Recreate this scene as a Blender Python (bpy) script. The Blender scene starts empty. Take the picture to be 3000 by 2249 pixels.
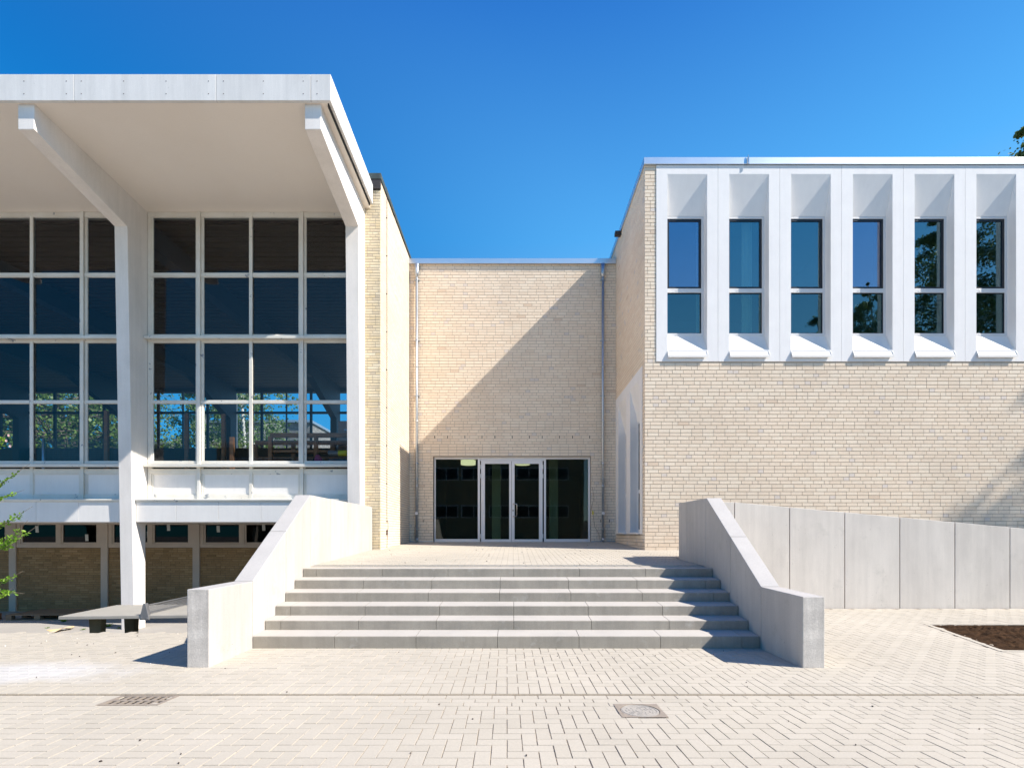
import bpy, bmesh, math, random
from mathutils import Vector, Matrix
R = math.radians
rng = random.Random(11)
scene = bpy.context.scene
COL = scene.collection

# ------------------------------------------------------------------ camera
EYE = 1.4
cam_d = bpy.data.cameras.new("camera")
cam = bpy.data.objects.new("camera", cam_d); COL.objects.link(cam)
cam.location = (0, 0, EYE)
cam.rotation_euler = (R(90), 0, 0)
cam_d.sensor_width = 36.0
cam_d.lens = 17.0
cam_d.shift_x = -0.0017
cam_d.shift_y = 0.1465
cam_d.clip_start = 0.05
cam_d.clip_end = 2000
scene.camera = cam
scene.render.resolution_x = 1024; scene.render.resolution_y = 767

# ------------------------------------------------------------------ world, sun, exposure
SUN = Vector((5.995, -1.95, 6.17)).normalized()
elev = math.asin(SUN.z); azim = math.atan2(SUN.x, SUN.y)
w = bpy.data.worlds.new("World"); scene.world = w; w.use_nodes = True
nt = w.node_tree
for n in list(nt.nodes): nt.nodes.remove(n)
sky = nt.nodes.new('ShaderNodeTexSky'); sky.sky_type = 'NISHITA'; sky.sun_disc = False
sky.sun_elevation = elev; sky.sun_rotation = azim
sky.altitude = 0; sky.air_density = 1.0; sky.dust_density = 0.0; sky.ozone_density = 3.0
hs = nt.nodes.new('ShaderNodeHueSaturation'); hs.inputs['Saturation'].default_value = 1.3
bg = nt.nodes.new('ShaderNodeBackground'); bg.inputs['Strength'].default_value = 0.114
out = nt.nodes.new('ShaderNodeOutputWorld')
geo = nt.nodes.new('ShaderNodeNewGeometry'); sep = nt.nodes.new('ShaderNodeSeparateXYZ'); nt.links.new(geo.outputs['Incoming'], sep.inputs[0])
neg = nt.nodes.new('ShaderNodeMath'); neg.operation = 'MULTIPLY'; neg.inputs[1].default_value = -1; nt.links.new(sep.outputs[2], neg.inputs[0])
clr = nt.nodes.new('ShaderNodeValToRGB'); nt.links.new(neg.outputs[0], clr.inputs[0])
clr.color_ramp.elements.new(.5); clr.color_ramp.elements.new(.3)
for e_, (p_, c_) in zip(sorted(clr.color_ramp.elements, key=lambda q: q.position), ((0.0, (2.4, 3.5, 4.2)), (.27, (1.5, 2.9, 4.2)), (.515, (.42, 1.95, 4.0)), (.80, (0.0, .40, 2.3)))):
    e_.position = p_; e_.color = (*c_, 1)
mxw = nt.nodes.new('ShaderNodeMix'); mxw.data_type = 'RGBA'; mxw.inputs[0].default_value = .7       # deeper blue towards the zenith
nt.links.new(sky.outputs[0], hs.inputs['Color']); nt.links.new(hs.outputs[0], mxw.inputs[6]); nt.links.new(clr.outputs[0], mxw.inputs[7])
dsn = nt.nodes.new('ShaderNodeVectorMath'); dsn.operation = 'DOT_PRODUCT'; dsn.inputs[1].default_value = -SUN        # the band of sky square to the sun is deepest
nt.links.new(geo.outputs['Incoming'], dsn.inputs[0])
plr = nt.nodes.new('ShaderNodeMapRange'); plr.inputs[1].default_value = -.15; plr.inputs[2].default_value = .33; plr.interpolation_type = 'SMOOTHSTEP'; nt.links.new(dsn.outputs['Value'], plr.inputs[0])
plc = nt.nodes.new('ShaderNodeMix'); plc.data_type = 'RGBA'; plc.inputs[6].default_value = (.12, .56, .76, 1); plc.inputs[7].default_value = (1, 1.03, 1.02, 1); nt.links.new(plr.outputs[0], plc.inputs[0])
plm = nt.nodes.new('ShaderNodeMix'); plm.data_type = 'RGBA'; plm.blend_type = 'MULTIPLY'; plm.inputs[0].default_value = 1; nt.links.new(mxw.outputs[2], plm.inputs[6]); nt.links.new(plc.outputs[2], plm.inputs[7])
nt.links.new(plm.outputs[2], bg.inputs[0]); nt.links.new(bg.outputs[0], out.inputs[0])
sd = bpy.data.lights.new("sun", 'SUN'); sd.energy = 4.0; sd.angle = R(0.5); sd.color = (1.0, 0.93, 0.84)
so = bpy.data.objects.new("sun", sd); COL.objects.link(so)
so.rotation_euler = (-SUN).to_track_quat('-Z', 'Y').to_euler()
so.location = (20, -7, 25)
scene.view_settings.view_transform = 'Standard'; scene.view_settings.look = 'None'
scene.view_settings.gamma = 1.0
scene.view_settings.exposure = 1.08
cy = scene.cycles
cy.max_bounces = 7; cy.diffuse_bounces = 4; cy.glossy_bounces = 4; cy.transmission_bounces = 6
cy.transparent_max_bounces = 16
cy.caustics_reflective = False; cy.caustics_refractive = False
cy.use_denoising = True
cy.sample_clamp_indirect = 6.0

# ------------------------------------------------------------------ materials
def nodes(name):
    m = bpy.data.materials.new(name); m.use_nodes = True
    t = m.node_tree
    return m, t, t.nodes['Principled BSDF']
def NN(t, k, **kw):
    n = t.nodes.new(k)
    for a, b in kw.items(): setattr(n, a, b)
    return n
def ramp(t, pts):
    n = t.nodes.new('ShaderNodeValToRGB'); cr = n.color_ramp
    while len(cr.elements) < len(pts): cr.elements.new(0.5)
    for e, (p, c) in zip(cr.elements, pts):
        e.position = p; e.color = (*c, 1)
    return n
def mixc(t, a, b, fac, mode='MIX'):
    n = NN(t, 'ShaderNodeMix', data_type='RGBA', blend_type=mode)
    for s, i in ((fac, 0), (a, 6), (b, 7)):
        if hasattr(s, 'links'): t.links.new(s, n.inputs[i])
        elif i == 0: n.inputs[0].default_value = s
        else: n.inputs[i].default_value = (*s, 1)
    return n.outputs[2]
def coords(t, scale=(1, 1, 1)):
    tc = NN(t, 'ShaderNodeTexCoord'); mp = NN(t, 'ShaderNodeMapping')
    mp.inputs['Scale'].default_value = scale
    t.links.new(tc.outputs['Object'], mp.inputs[0])
    return mp.outputs[0]
def noise(t, vec, scale, detail=3, rough=0.55):
    n = NN(t, 'ShaderNodeTexNoise'); n.inputs['Scale'].default_value = scale
    n.inputs['Detail'].default_value = detail; n.inputs['Roughness'].default_value = rough
    t.links.new(vec, n.inputs['Vector']); return n.outputs[0]
def srange(t, v, a, b, c=0, d=1):
    n = NN(t, 'ShaderNodeMapRange'); n.inputs[1].default_value = a; n.inputs[2].default_value = b
    n.inputs[3].default_value = c; n.inputs[4].default_value = d
    t.links.new(v, n.inputs[0]); return n.outputs[0]
def surf(name, col, dark=None, rough=0.8, sc=1.5, amt=0.6, stretch=(1, 1, 1), fine=0.0, fsc=60, bump=0.0, bsc=80,
         metal=0.0, spots=None, objrand=0.0, spec=0.5, streak=0.0, pin=0.0):
    """base colour varied by noise; optional fine grain, worn spots and per-object brightness"""
    m, t, p = nodes(name)
    v = coords(t, stretch)
    dark = dark or tuple(c * 0.8 for c in col)
    n1 = srange(t, noise(t, v, sc, 4, 0.6), 0.35, 0.7)
    mul = NN(t, 'ShaderNodeMath', operation='MULTIPLY'); t.links.new(n1, mul.inputs[0]); mul.inputs[1].default_value = amt
    c = mixc(t, col, dark, mul.outputs[0])
    if fine:
        v0 = coords(t)
        f = srange(t, noise(t, v0, fsc, 2), 0.3, 0.7, 1 - fine, 1 + fine)
        cc = NN(t, 'ShaderNodeCombineColor')
        for i in range(3): t.links.new(f, cc.inputs[i])
        c = mixc(t, c, cc.outputs[0], 1.0, 'MULTIPLY')
    if objrand:
        oi = NN(t, 'ShaderNodeObjectInfo'); f = srange(t, oi.outputs['Random'], 0, 1, 1 - objrand, 1 + objrand * 0.4)
        cc = NN(t, 'ShaderNodeCombineColor')
        for i in range(3): t.links.new(f, cc.inputs[i])
        c = mixc(t, c, cc.outputs[0], 1.0, 'MULTIPLY')
    if spots:
        (scol, ssc, lo, hi) = spots
        v1 = coords(t)
        c = mixc(t, c, scol, srange(t, noise(t, v1, ssc, 5, 0.65), lo, hi))
    if streak:                                  # rain and formwork streaks running down the face
        f = srange(t, noise(t, coords(t, (9, 9, .45)), 1.0, 5, 0.7), 0.35, 0.68, 1 + streak * .4, 1 - streak)
        g = srange(t, noise(t, coords(t, (2.2, 2.2, 1.1)), 1.0, 6, 0.7), 0.42, 0.62, 1, 1 - streak * .8)
        ml_ = NN(t, 'ShaderNodeMath', operation='MULTIPLY'); t.links.new(f, ml_.inputs[0]); t.links.new(g, ml_.inputs[1])
        cc = NN(t, 'ShaderNodeCombineColor')
        for i in range(3): t.links.new(ml_.outputs[0], cc.inputs[i])
        c = mixc(t, c, cc.outputs[0], 1.0, 'MULTIPLY')
    if pin:                                     # small air holes
        vo = NN(t, 'ShaderNodeTexVoronoi'); vo.inputs['Scale'].default_value = pin; t.links.new(coords(t), vo.inputs['Vector'])
        nz = srange(t, noise(t, coords(t), 2.5, 2), .52, .60)
        d_ = srange(t, vo.outputs['Distance'], .05, .09, 1, 0)
        ml_ = NN(t, 'ShaderNodeMath', operation='MULTIPLY'); t.links.new(d_, ml_.inputs[0]); t.links.new(nz, ml_.inputs[1])
        c = mixc(t, c, (.12, .11, .10), ml_.outputs[0])
    t.links.new(c, p.inputs['Base Color'])
    p.inputs['Roughness'].default_value = rough; p.inputs['Metallic'].default_value = metal
    p.inputs['Specular IOR Level'].default_value = spec
    if bump:
        b = NN(t, 'ShaderNodeBump'); b.inputs['Strength'].default_value = bump; b.inputs['Distance'].default_value = 0.01
        t.links.new(noise(t, coords(t), bsc, 4), b.inputs['Height']); t.links.new(b.outputs[0], p.inputs['Normal'])
    return m
def tinted(name, pts, rough=0.85, fine=0.10, fsc=45, bump=0.25, bsc=70, big=0.1, bigsc=0.7, stain=None):
    """colour picked per brick / paver through the 'tint' face attribute"""
    m, t, p = nodes(name)
    at = NN(t, 'ShaderNodeAttribute', attribute_name='tint')
    r = ramp(t, pts); t.links.new(at.outputs['Fac'], r.inputs[0])
    v = coords(t)
    f = srange(t, noise(t, v, fsc, 3), 0.3, 0.7, 1 - fine, 1 + fine)
    g = srange(t, noise(t, v, bigsc, 3), 0.3, 0.7, 1 - big, 1 + big)
    mm = NN(t, 'ShaderNodeMath', operation='MULTIPLY'); t.links.new(f, mm.inputs[0]); t.links.new(g, mm.inputs[1])
    cc = NN(t, 'ShaderNodeCombineColor')
    for i in range(3): t.links.new(mm.outputs[0], cc.inputs[i])
    c = mixc(t, r.outputs[0], cc.outputs[0], 1.0, 'MULTIPLY')
    if stain:                                   # one washed-out patch with a soft edge
        (sx, sy, rx, ry, scol) = stain
        tc = NN(t, 'ShaderNodeTexCoord'); mp = NN(t, 'ShaderNodeMapping')
        mp.inputs['Location'].default_value = (-sx / rx, -sy / ry, 0); mp.inputs['Scale'].default_value = (1 / rx, 1 / ry, 0)
        t.links.new(tc.outputs['Object'], mp.inputs[0])
        ln = NN(t, 'ShaderNodeVectorMath', operation='LENGTH'); t.links.new(mp.outputs[0], ln.inputs[0])
        ad = NN(t, 'ShaderNodeMath', operation='ADD'); t.links.new(ln.outputs['Value'], ad.inputs[0])
        t.links.new(srange(t, noise(t, v, 3.0, 4), 0, 1, -0.5, 0.5), ad.inputs[1])
        c = mixc(t, c, scol, srange(t, ad.outputs[0], 1.0, 0.35, 0, 0.6))
    t.links.new(c, p.inputs['Base Color']); p.inputs['Roughness'].default_value = rough
    p.inputs['Specular IOR Level'].default_value = 0.3
    if bump:
        b = NN(t, 'ShaderNodeBump'); b.inputs['Strength'].default_value = bump; b.inputs['Distance'].default_value = 0.004
        t.links.new(noise(t, v, bsc, 3), b.inputs['Height']); t.links.new(b.outputs[0], p.inputs['Normal'])
    return m
def glass(name, tint=(0.9, 0.95, 0.93), base=0.04, scale=0.9, wave=0.0, gcol=(1, 1, 1)):
    """thin pane: see-through, mirrors more at a slant"""
    m = bpy.data.materials.new(name); m.use_nodes = True; t = m.node_tree
    for n in list(t.nodes): t.nodes.remove(n)
    o = NN(t, 'ShaderNodeOutputMaterial'); mx = NN(t, 'ShaderNodeMixShader')
    tr = NN(t, 'ShaderNodeBsdfTransparent'); tr.inputs[0].default_value = (*tint, 1)
    gl = NN(t, 'ShaderNodeBsdfGlossy'); gl.inputs['Roughness'].default_value = 0.0; gl.inputs[0].default_value = (*gcol, 1)
    ge = NN(t, 'ShaderNodeNewGeometry'); dt = NN(t, 'ShaderNodeVectorMath', operation='DOT_PRODUCT')
    t.links.new(ge.outputs['Incoming'], dt.inputs[0]); t.links.new(ge.outputs['Normal'], dt.inputs[1])
    ab = NN(t, 'ShaderNodeMath', operation='ABSOLUTE'); t.links.new(dt.outputs['Value'], ab.inputs[0])
    om = NN(t, 'ShaderNodeMath', operation='SUBTRACT'); om.inputs[0].default_value = 1; t.links.new(ab.outputs[0], om.inputs[1])
    pw = NN(t, 'ShaderNodeMath', operation='POWER'); t.links.new(om.outputs[0], pw.inputs[0]); pw.inputs[1].default_value = 5
    t.links.new(srange(t, pw.outputs[0], 0, 1, base + .035, base + scale), mx.inputs[0])
    if wave:
        b = NN(t, 'ShaderNodeBump'); b.inputs['Strength'].default_value = wave; b.inputs['Distance'].default_value = 0.01
        t.links.new(noise(t, coords(t), 1.6, 1), b.inputs['Height']); t.links.new(b.outputs[0], gl.inputs['Normal'])
    t.links.new(tr.outputs[0], mx.inputs[1]); t.links.new(gl.outputs[0], mx.inputs[2]); t.links.new(mx.outputs[0], o.inputs[0])
    return m
def brick_tex(name, c1, c2, mortar, scale=1.0):
    m, t, p = nodes(name)
    b = NN(t, 'ShaderNodeTexBrick'); b.inputs['Color1'].default_value = (*c1, 1); b.inputs['Color2'].default_value = (*c2, 1)
    b.inputs['Mortar'].default_value = (*mortar, 1); b.inputs['Scale'].default_value = scale
    b.inputs['Brick Width'].default_value = 0.25; b.inputs['Row Height'].default_value = 0.083; b.inputs['Mortar Size'].default_value = 0.006
    tc = NN(t, 'ShaderNodeTexCoord'); sp = NN(t, 'ShaderNodeSeparateXYZ'); cb = NN(t, 'ShaderNodeCombineXYZ')
    t.links.new(tc.outputs['Object'], sp.inputs[0])
    ad = NN(t, 'ShaderNodeMath', operation='ADD'); t.links.new(sp.outputs[0], ad.inputs[0]); t.links.new(sp.outputs[1], ad.inputs[1])
    t.links.new(ad.outputs[0], cb.inputs[0]); t.links.new(sp.outputs[2], cb.inputs[1])
    t.links.new(cb.outputs[0], b.inputs['Vector']); t.links.new(b.outputs[0], p.inputs['Base Color'])
    p.inputs['Roughness'].default_value = 0.9
    return m
def leafmat(name, c1, c2):
    m, t, p = nodes(name)
    at = NN(t, 'ShaderNodeAttribute', attribute_name='tint')
    r = ramp(t, [(0, c1), (1, c2)]); t.links.new(at.outputs['Fac'], r.inputs[0])
    t.links.new(r.outputs[0], p.inputs['Base Color']); p.inputs['Roughness'].default_value = 0.5
    tl = NN(t, 'ShaderNodeBsdfTranslucent'); t.links.new(r.outputs[0], tl.inputs[0])
    mx = NN(t, 'ShaderNodeMixShader'); mx.inputs[0].default_value = 0.4
    o = t.nodes['Material Output']
    t.links.new(p.outputs[0], mx.inputs[1]); t.links.new(tl.outputs[0], mx.inputs[2]); t.links.new(mx.outputs[0], o.inputs[0])
    return m

M = {}
BR = [(0.0, (.72, .57, .43)), (0.05, (.71, .615, .53)), (0.13, (.73, .64, .56)), (0.15, (.79, .65, .50)), (0.6, (.82, .685, .535)), (1.0, (.84, .72, .57))]
M['brick'] = tinted('beige_brick', BR, fine=.06, big=.05)
M['mortar'] = surf('pale_mortar', (.46, .39, .31), rough=.95, sc=4)
BRO = [(0.0, (.44, .38, .30)), (0.1, (.58, .50, .38)), (0.5, (.70, .60, .42)), (0.75, (.66, .55, .36)), (1.0, (.76, .68, .52))]
M['brick_old'] = tinted('yellow_brick', BRO, fine=.10, big=.08)
M['mortar_old'] = surf('grey_mortar', (.40, .36, .30), rough=.95, sc=4)
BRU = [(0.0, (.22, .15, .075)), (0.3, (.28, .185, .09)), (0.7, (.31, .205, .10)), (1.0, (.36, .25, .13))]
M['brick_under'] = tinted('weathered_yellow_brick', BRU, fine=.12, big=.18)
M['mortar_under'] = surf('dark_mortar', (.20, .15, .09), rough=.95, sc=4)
PV = [(0.0, (.432, .392, .325)), (0.5, (.445, .404, .336)), (1.0, (.458, .416, .348))]
M['paver'] = tinted('concrete_paver', PV, fine=.06, fsc=90, bump=.2, big=.07, bigsc=.6, stain=(-5.1, 4.9, 1.5, .5, (.55, .55, .56)))
M['sand'] = surf('joint_sand', (.40, .33, .25), rough=.95, sc=9, fine=.15)
M['sand_grey'] = surf('asphalt_yard', (.36, .34, .31), (.30, .28, .26), rough=.95, sc=1.2, fine=.12, bump=.2)
M['render'] = surf('white_render', (.86, .84, .82), (.80, .78, .77), rough=.8, sc=2.5, amt=.5, fine=.02, fsc=120, bump=.14, bsc=220, streak=.025)
M['white'] = surf('white_paint', (.85, .82, .78), (.76, .73, .69), rough=.65, sc=1.3, amt=.6, fine=.02, streak=.03)
M['white_old'] = surf('flaking_white_paint', (.76, .74, .68), (.66, .62, .54), rough=.6, sc=2.2, amt=.8, spots=((.30, .32, .34), 5, .655, .665))
M['fascia'] = surf('weathered_fascia_board', (.78, .76, .73), (.62, .61, .59), rough=.75, sc=1.4, amt=.6, stretch=(3, 3, .35), fine=.03, spots=((.42, .43, .40), 16, .66, .78), streak=.06)
M['soffit'] = surf('painted_soffit', (.89, .82, .735), (.84, .76, .67), rough=.85, sc=.6, amt=.7, fine=.015, spots=((.5, .45, .4), 5, .74, .9))
M['beam'] = surf('painted_concrete', (.85, .80, .75), (.74, .69, .63), rough=.8, sc=1.6, amt=.8, stretch=(1, 1, .5), fine=.03, bump=.1, streak=.05)
M['concrete'] = surf('precast_concrete', (.56, .52, .475), (.49, .455, .42), rough=.85, sc=1.3, amt=.9, stretch=(1.6, 1.6, .5), fine=.05, fsc=70, bump=.15, bsc=60, objrand=.07, spots=((.43, .40, .35), 3.2, .60, .85), streak=.085, pin=16)
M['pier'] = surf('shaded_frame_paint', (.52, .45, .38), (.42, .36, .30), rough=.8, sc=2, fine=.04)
M['concrete_wall'] = surf('ramp_wall_concrete', (.71, .66, .60), (.62, .575, .525), rough=.85, sc=1.3, amt=.9, stretch=(1.6, 1.6, .5), fine=.05, fsc=70, bump=.15, bsc=60, objrand=.06, spots=((.50, .47, .42), 2.4, .58, .85), streak=.07, pin=16)
M['concrete_top'] = surf('weathered_concrete_top', (.44, .42, .40), (.37, .355, .34), rough=.85, sc=2.5, fine=.06)
M['concrete_dark'] = surf('stained_concrete', (.68, .64, .59), (.38, .355, .33), rough=.85, sc=2.6, amt=.8, stretch=(.7, .7, 1.6), fine=.08, fsc=80, bump=.25, bsc=60, streak=.22, pin=14)
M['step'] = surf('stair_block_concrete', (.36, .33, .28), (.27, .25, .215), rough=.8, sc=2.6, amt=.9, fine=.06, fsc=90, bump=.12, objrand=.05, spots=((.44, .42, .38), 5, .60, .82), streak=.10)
M['tread_lit'] = surf('sunlit_tread_concrete', (.455, .425, .385), (.40, .375, .34), rough=.85, sc=2.6, amt=.8, fine=.05, fsc=90, bump=.12)  # lighter copy of the step concrete; sunlight on the treads put into the colour
M['zinc'] = surf('aluminium_coping', (.72, .75, .79), (.60, .64, .70), rough=.35, sc=1.5, metal=.85)
M['galv'] = surf('galvanised_steel', (.52, .56, .60), (.40, .45, .50), rough=.38, sc=8, metal=.8, fine=.05)
M['copper'] = surf('patinated_coping', (.07, .09, .08), (.03, .035, .035), rough=.6, sc=6)
M['brown'] = surf('brown_sheet', (.05, .038, .033), rough=.6)
M['alu'] = surf('powder_coated_frame', (.80, .77, .76), rough=.4, sc=1, amt=.2)
M['alu_win'] = surf('silver_window_frame', (.70, .70, .70), rough=.35, sc=1, amt=.2)
M['black'] = surf('black_sash', (.012, .014, .02), rough=.35)
M['dark'] = surf('dark_gap', (.02, .02, .022), rough=.9)
M['steel'] = surf('stainless_steel', (.62, .60, .57), rough=.22, metal=1.0)
M['bolt'] = surf('rusty_bolt', (.10, .07, .06), rough=.8)
M['rust'] = surf('cast_iron', (.30, .25, .20), (.20, .17, .15), rough=.8, sc=12, fine=.1)
M['iron'] = surf('manhole_iron', (.37, .34, .30), (.30, .275, .245), rough=.9, sc=10, fine=.1)
M['soil'] = surf('dark_soil', (.060, .032, .016), (.016, .009, .005), spec=.05, rough=1, sc=9, amt=.9, fine=.3, bump=1.0, bsc=40)
M['tabletop'] = surf('polished_concrete', (.36, .34, .30), (.30, .285, .25), rough=.6, sc=3, fine=.04)
M['table_leg'] = surf('mossy_concrete', (.10, .095, .06), (.06, .06, .035), rough=.9, sc=5, fine=.1)
M['mesh'] = surf('dull_wire_mesh', (.12, .13, .14), rough=.6, metal=.5)
M['net'] = surf('perforated_zinc', (.34, .34, .35), rough=.45, metal=.7, sc=6)
M['wood'] = surf('weathered_wood', (.26, .18, .11), (.15, .10, .06), rough=.85, sc=3, stretch=(1, 8, 8), fine=.1)
M['bench'] = surf('varnished_wood', (.30, .13, .05), (.20, .08, .03), rough=.5, sc=4, stretch=(1, 6, 6))
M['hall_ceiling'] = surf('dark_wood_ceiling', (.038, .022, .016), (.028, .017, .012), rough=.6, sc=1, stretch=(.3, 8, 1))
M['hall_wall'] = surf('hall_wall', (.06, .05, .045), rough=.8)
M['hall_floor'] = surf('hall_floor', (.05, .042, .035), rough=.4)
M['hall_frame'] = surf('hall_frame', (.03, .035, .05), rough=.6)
M['room'] = surf('room_plaster', (.28, .29, .27), rough=.9)
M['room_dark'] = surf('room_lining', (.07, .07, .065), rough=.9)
M['green_col'] = surf('green_column', (.26, .28, .20), rough=.8)
M['curtain'] = surf('pale_curtain', (.70, .72, .75), rough=.9)
M['tag'] = surf('paper_note', (.55, .57, .55), rough=.9)
M['yellow'] = surf('yellow_plastic', (.75, .62, .03), rough=.5)
M['straw'] = surf('torn_cardboard', (.50, .35, .18), (.58, .48, .34), rough=.9, sc=9, amt=1)
M['pink'] = surf('pink_bag', (.35, .05, .12), rough=.7)
M['blue'] = surf('blue_mat', (.03, .07, .22), rough=.6)
M['board'] = surf('pale_board', (.42, .30, .25), rough=.7)
M['cable'] = surf('brown_cable', (.07, .04, .035), rough=.8)
M['bark'] = surf('grey_bark', (.16, .13, .10), (.08, .065, .05), rough=.95, sc=6, stretch=(1, 1, .4), bump=.4, bsc=20)
M['birch'] = surf('birch_bark', (.62, .60, .56), (.45, .43, .40), rough=.9, sc=3, spots=((.05, .045, .04), 5, .60, .66))
M['leaf'] = leafmat('birch_leaves', (.06, .12, .022), (.19, .29, .06))
M['leaf_dark'] = leafmat('dark_leaves', (.05, .08, .018), (.20, .24, .06))
M['leaf_young'] = leafmat('young_leaves', (.10, .24, .01), (.28, .45, .05))
M['blossom'] = surf('pink_blossom', (.75, .5, .48), rough=.6)
M['shingle'] = brick_tex('wood_shingles', (.30, .28, .25), (.17, .16, .15), (.05, .05, .05))
M['opp_brick'] = brick_tex('opposite_brick', (.40, .33, .20), (.33, .27, .16), (.20, .18, .14))
M['grass'] = surf('meadow', (.06, .10, .025), (.04, .07, .02), rough=1, sc=.6)
M['asphalt'] = surf('distant_yard', (.34, .325, .30), rough=.95, sc=.3)
M['glass_hall'] = glass('old_window_glass', (.86, .90, .93), -.012, .5, wave=.02)
M['glass_new'] = glass('coated_window_glass', (.66, .76, .76), .25, .8, wave=.05, gcol=(.80, .80, 1.0))
M['glass_teal'] = glass('teal_coated_glass', (.62, .76, .74), .16, .8, wave=.06, gcol=(.70, .92, 1.0))
M['glass_deep'] = glass('deep_coated_glass', (.55, .70, .66), .11, .8, wave=.06, gcol=(.65, .92, 1.0))
M['glass_door'] = glass('door_glass', (.70, .80, .75), -.005, .8, wave=.03)
M['glass_low'] = glass('dusty_glass', (.35, .32, .28), -.022, .2)
ml, t, p = nodes('lamp_diffuser'); p.inputs['Base Color'].default_value = (.8, .76, .62, 1)
p.inputs['Emission Color'].default_value = (1, .86, .55, 1); p.inputs['Emission Strength'].default_value = .55
M['lamp'] = ml

# ------------------------------------------------------------------ mesh helpers
class MB:
    def __init__(s): s.v = []; s.f = []; s.m = []; s.t = []
    def quad(s, pts, m=0, t=0.5):
        i = len(s.v); s.v += [tuple(p) for p in pts]; s.f.append(tuple(range(i, i + len(pts)))); s.m.append(m); s.t.append(t)
    def hexa(s, p, m=0, t=0.5, skip=()):
        i = len(s.v); s.v += [tuple(q) for q in p]
        for k, fc in enumerate(((0, 3, 2, 1), (4, 5, 6, 7), (0, 1, 5, 4), (1, 2, 6, 5), (2, 3, 7, 6), (3, 0, 4, 7))):
            if k in skip: continue
            s.f.append(tuple(i + a for a in fc)); s.m.append(m); s.t.append(t)
    def box(s, x0, x1, y0, y1, z0, z1, m=0, t=0.5):
        s.hexa([(x0, y0, z0), (x1, y0, z0), (x1, y1, z0), (x0, y1, z0), (x0, y0, z1), (x1, y0, z1), (x1, y1, z1), (x0, y1, z1)], m, t)
    def prism(s, poly, f, a, b, m=0):
        """poly of 2-D points swept from a to b; f(p, c) gives the 3-D point"""
        n = len(poly); i = len(s.v)
        s.v += [tuple(f(p, a)) for p in poly] + [tuple(f(p, b)) for p in poly]
        s.f.append(tuple(range(i, i + n))); s.m.append(m); s.t.append(.5)
        s.f.append(tuple(range(i + 2 * n - 1, i + n - 1, -1))); s.m.append(m); s.t.append(.5)
        for k in range(n):
            k2 = (k + 1) % n
            s.f.append((i + k2, i + k, i + n + k, i + n + k2)); s.m.append(m); s.t.append(.5)
    def tube(s, pts, r, n=8, m=0, t=.5, cap=True):
        pts = [Vector(p) for p in pts]; rs = r if isinstance(r, (list, tuple)) else [r] * len(pts)
        rings = []
        for k, p in enumerate(pts):
            d = (pts[min(k + 1, len(pts) - 1)] - pts[max(k - 1, 0)])
            d = d.normalized() if d.length > 1e-9 else Vector((0, 0, 1))
            up = Vector((0, 0, 1)) if abs(d.z) < .95 else Vector((1, 0, 0))
            a = d.cross(up).normalized(); b = a.cross(d)
            i = len(s.v); rings.append(i)
            for q in range(n):
                an = 2 * math.pi * q / n; s.v.append(tuple(p + (a * math.cos(an) + b * math.sin(an)) * rs[k]))
        for k in range(len(rings) - 1):
            for q in range(n):
                q2 = (q + 1) % n
                s.f.append((rings[k] + q, rings[k] + q2, rings[k + 1] + q2, rings[k + 1] + q)); s.m.append(m); s.t.append(t)
        if cap:
            s.f.append(tuple(rings[0] + q for q in range(n))); s.m.append(m); s.t.append(t)
            s.f.append(tuple(rings[-1] + q for q in reversed(range(n)))); s.m.append(m); s.t.append(t)
    def build(s, name, mats, parent=None, smooth=False, bevel=0, fix=True, loc=None):
        me = bpy.data.meshes.new(name)
        me.from_pydata(s.v, [], s.f)
        mats = mats if isinstance(mats, (list, tuple)) else [mats]
        for m in mats: me.materials.append(M[m] if isinstance(m, str) else m)
        me.polygons.foreach_set('material_index', s.m)
        at = me.attributes.new('tint', 'FLOAT', 'FACE'); at.data.foreach_set('value', s.t)
        if fix and len(s.f) < 30000:
            bm = bmesh.new(); bm.from_mesh(me); bmesh.ops.recalc_face_normals(bm, faces=bm.faces); bm.to_mesh(me); bm.free()
        if smooth:
            for p in me.polygons: p.use_smooth = True
        me.update()
        o = bpy.data.objects.new(name, me); COL.objects.link(o)
        if parent is not None: o.parent = parent
        if loc is not None: o.location = loc
        if bevel:
            b = o.modifiers.new('bevel', 'BEVEL'); b.width = bevel; b.segments = 2; b.limit_method = 'ANGLE'; b.angle_limit = R(40)
        return o
def tag(o, label=None, cat=None, group=None, kind=None):
    if label: o['label'] = label
    if cat: o['category'] = cat
    if group: o['group'] = group
    if kind: o['kind'] = kind
    return o
def thing(name, label, cat, loc=(0, 0, 0), group=None):
    o = bpy.data.objects.new(name, None); COL.objects.link(o); o.location = loc; o.empty_display_size = .3
    return tag(o, label, cat, group)
def box(name, mats, x0, x1, y0, y1, z0, z1, parent=None, bevel=0, loc=None):
    mb = MB(); mb.box(x0, x1, y0, y1, z0, z1); return mb.build(name, mats, parent, bevel=bevel, loc=loc)
def copy_tree(o, parent=None):
    c = o.copy(); COL.objects.link(c)
    if parent is not None: c.parent = parent
    for ch in [q for q in bpy.data.objects if q.parent == o and q.name not in DONE]:
        DONE.add(copy_tree(ch, c).name)
    return c
DONE = set()

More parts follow.
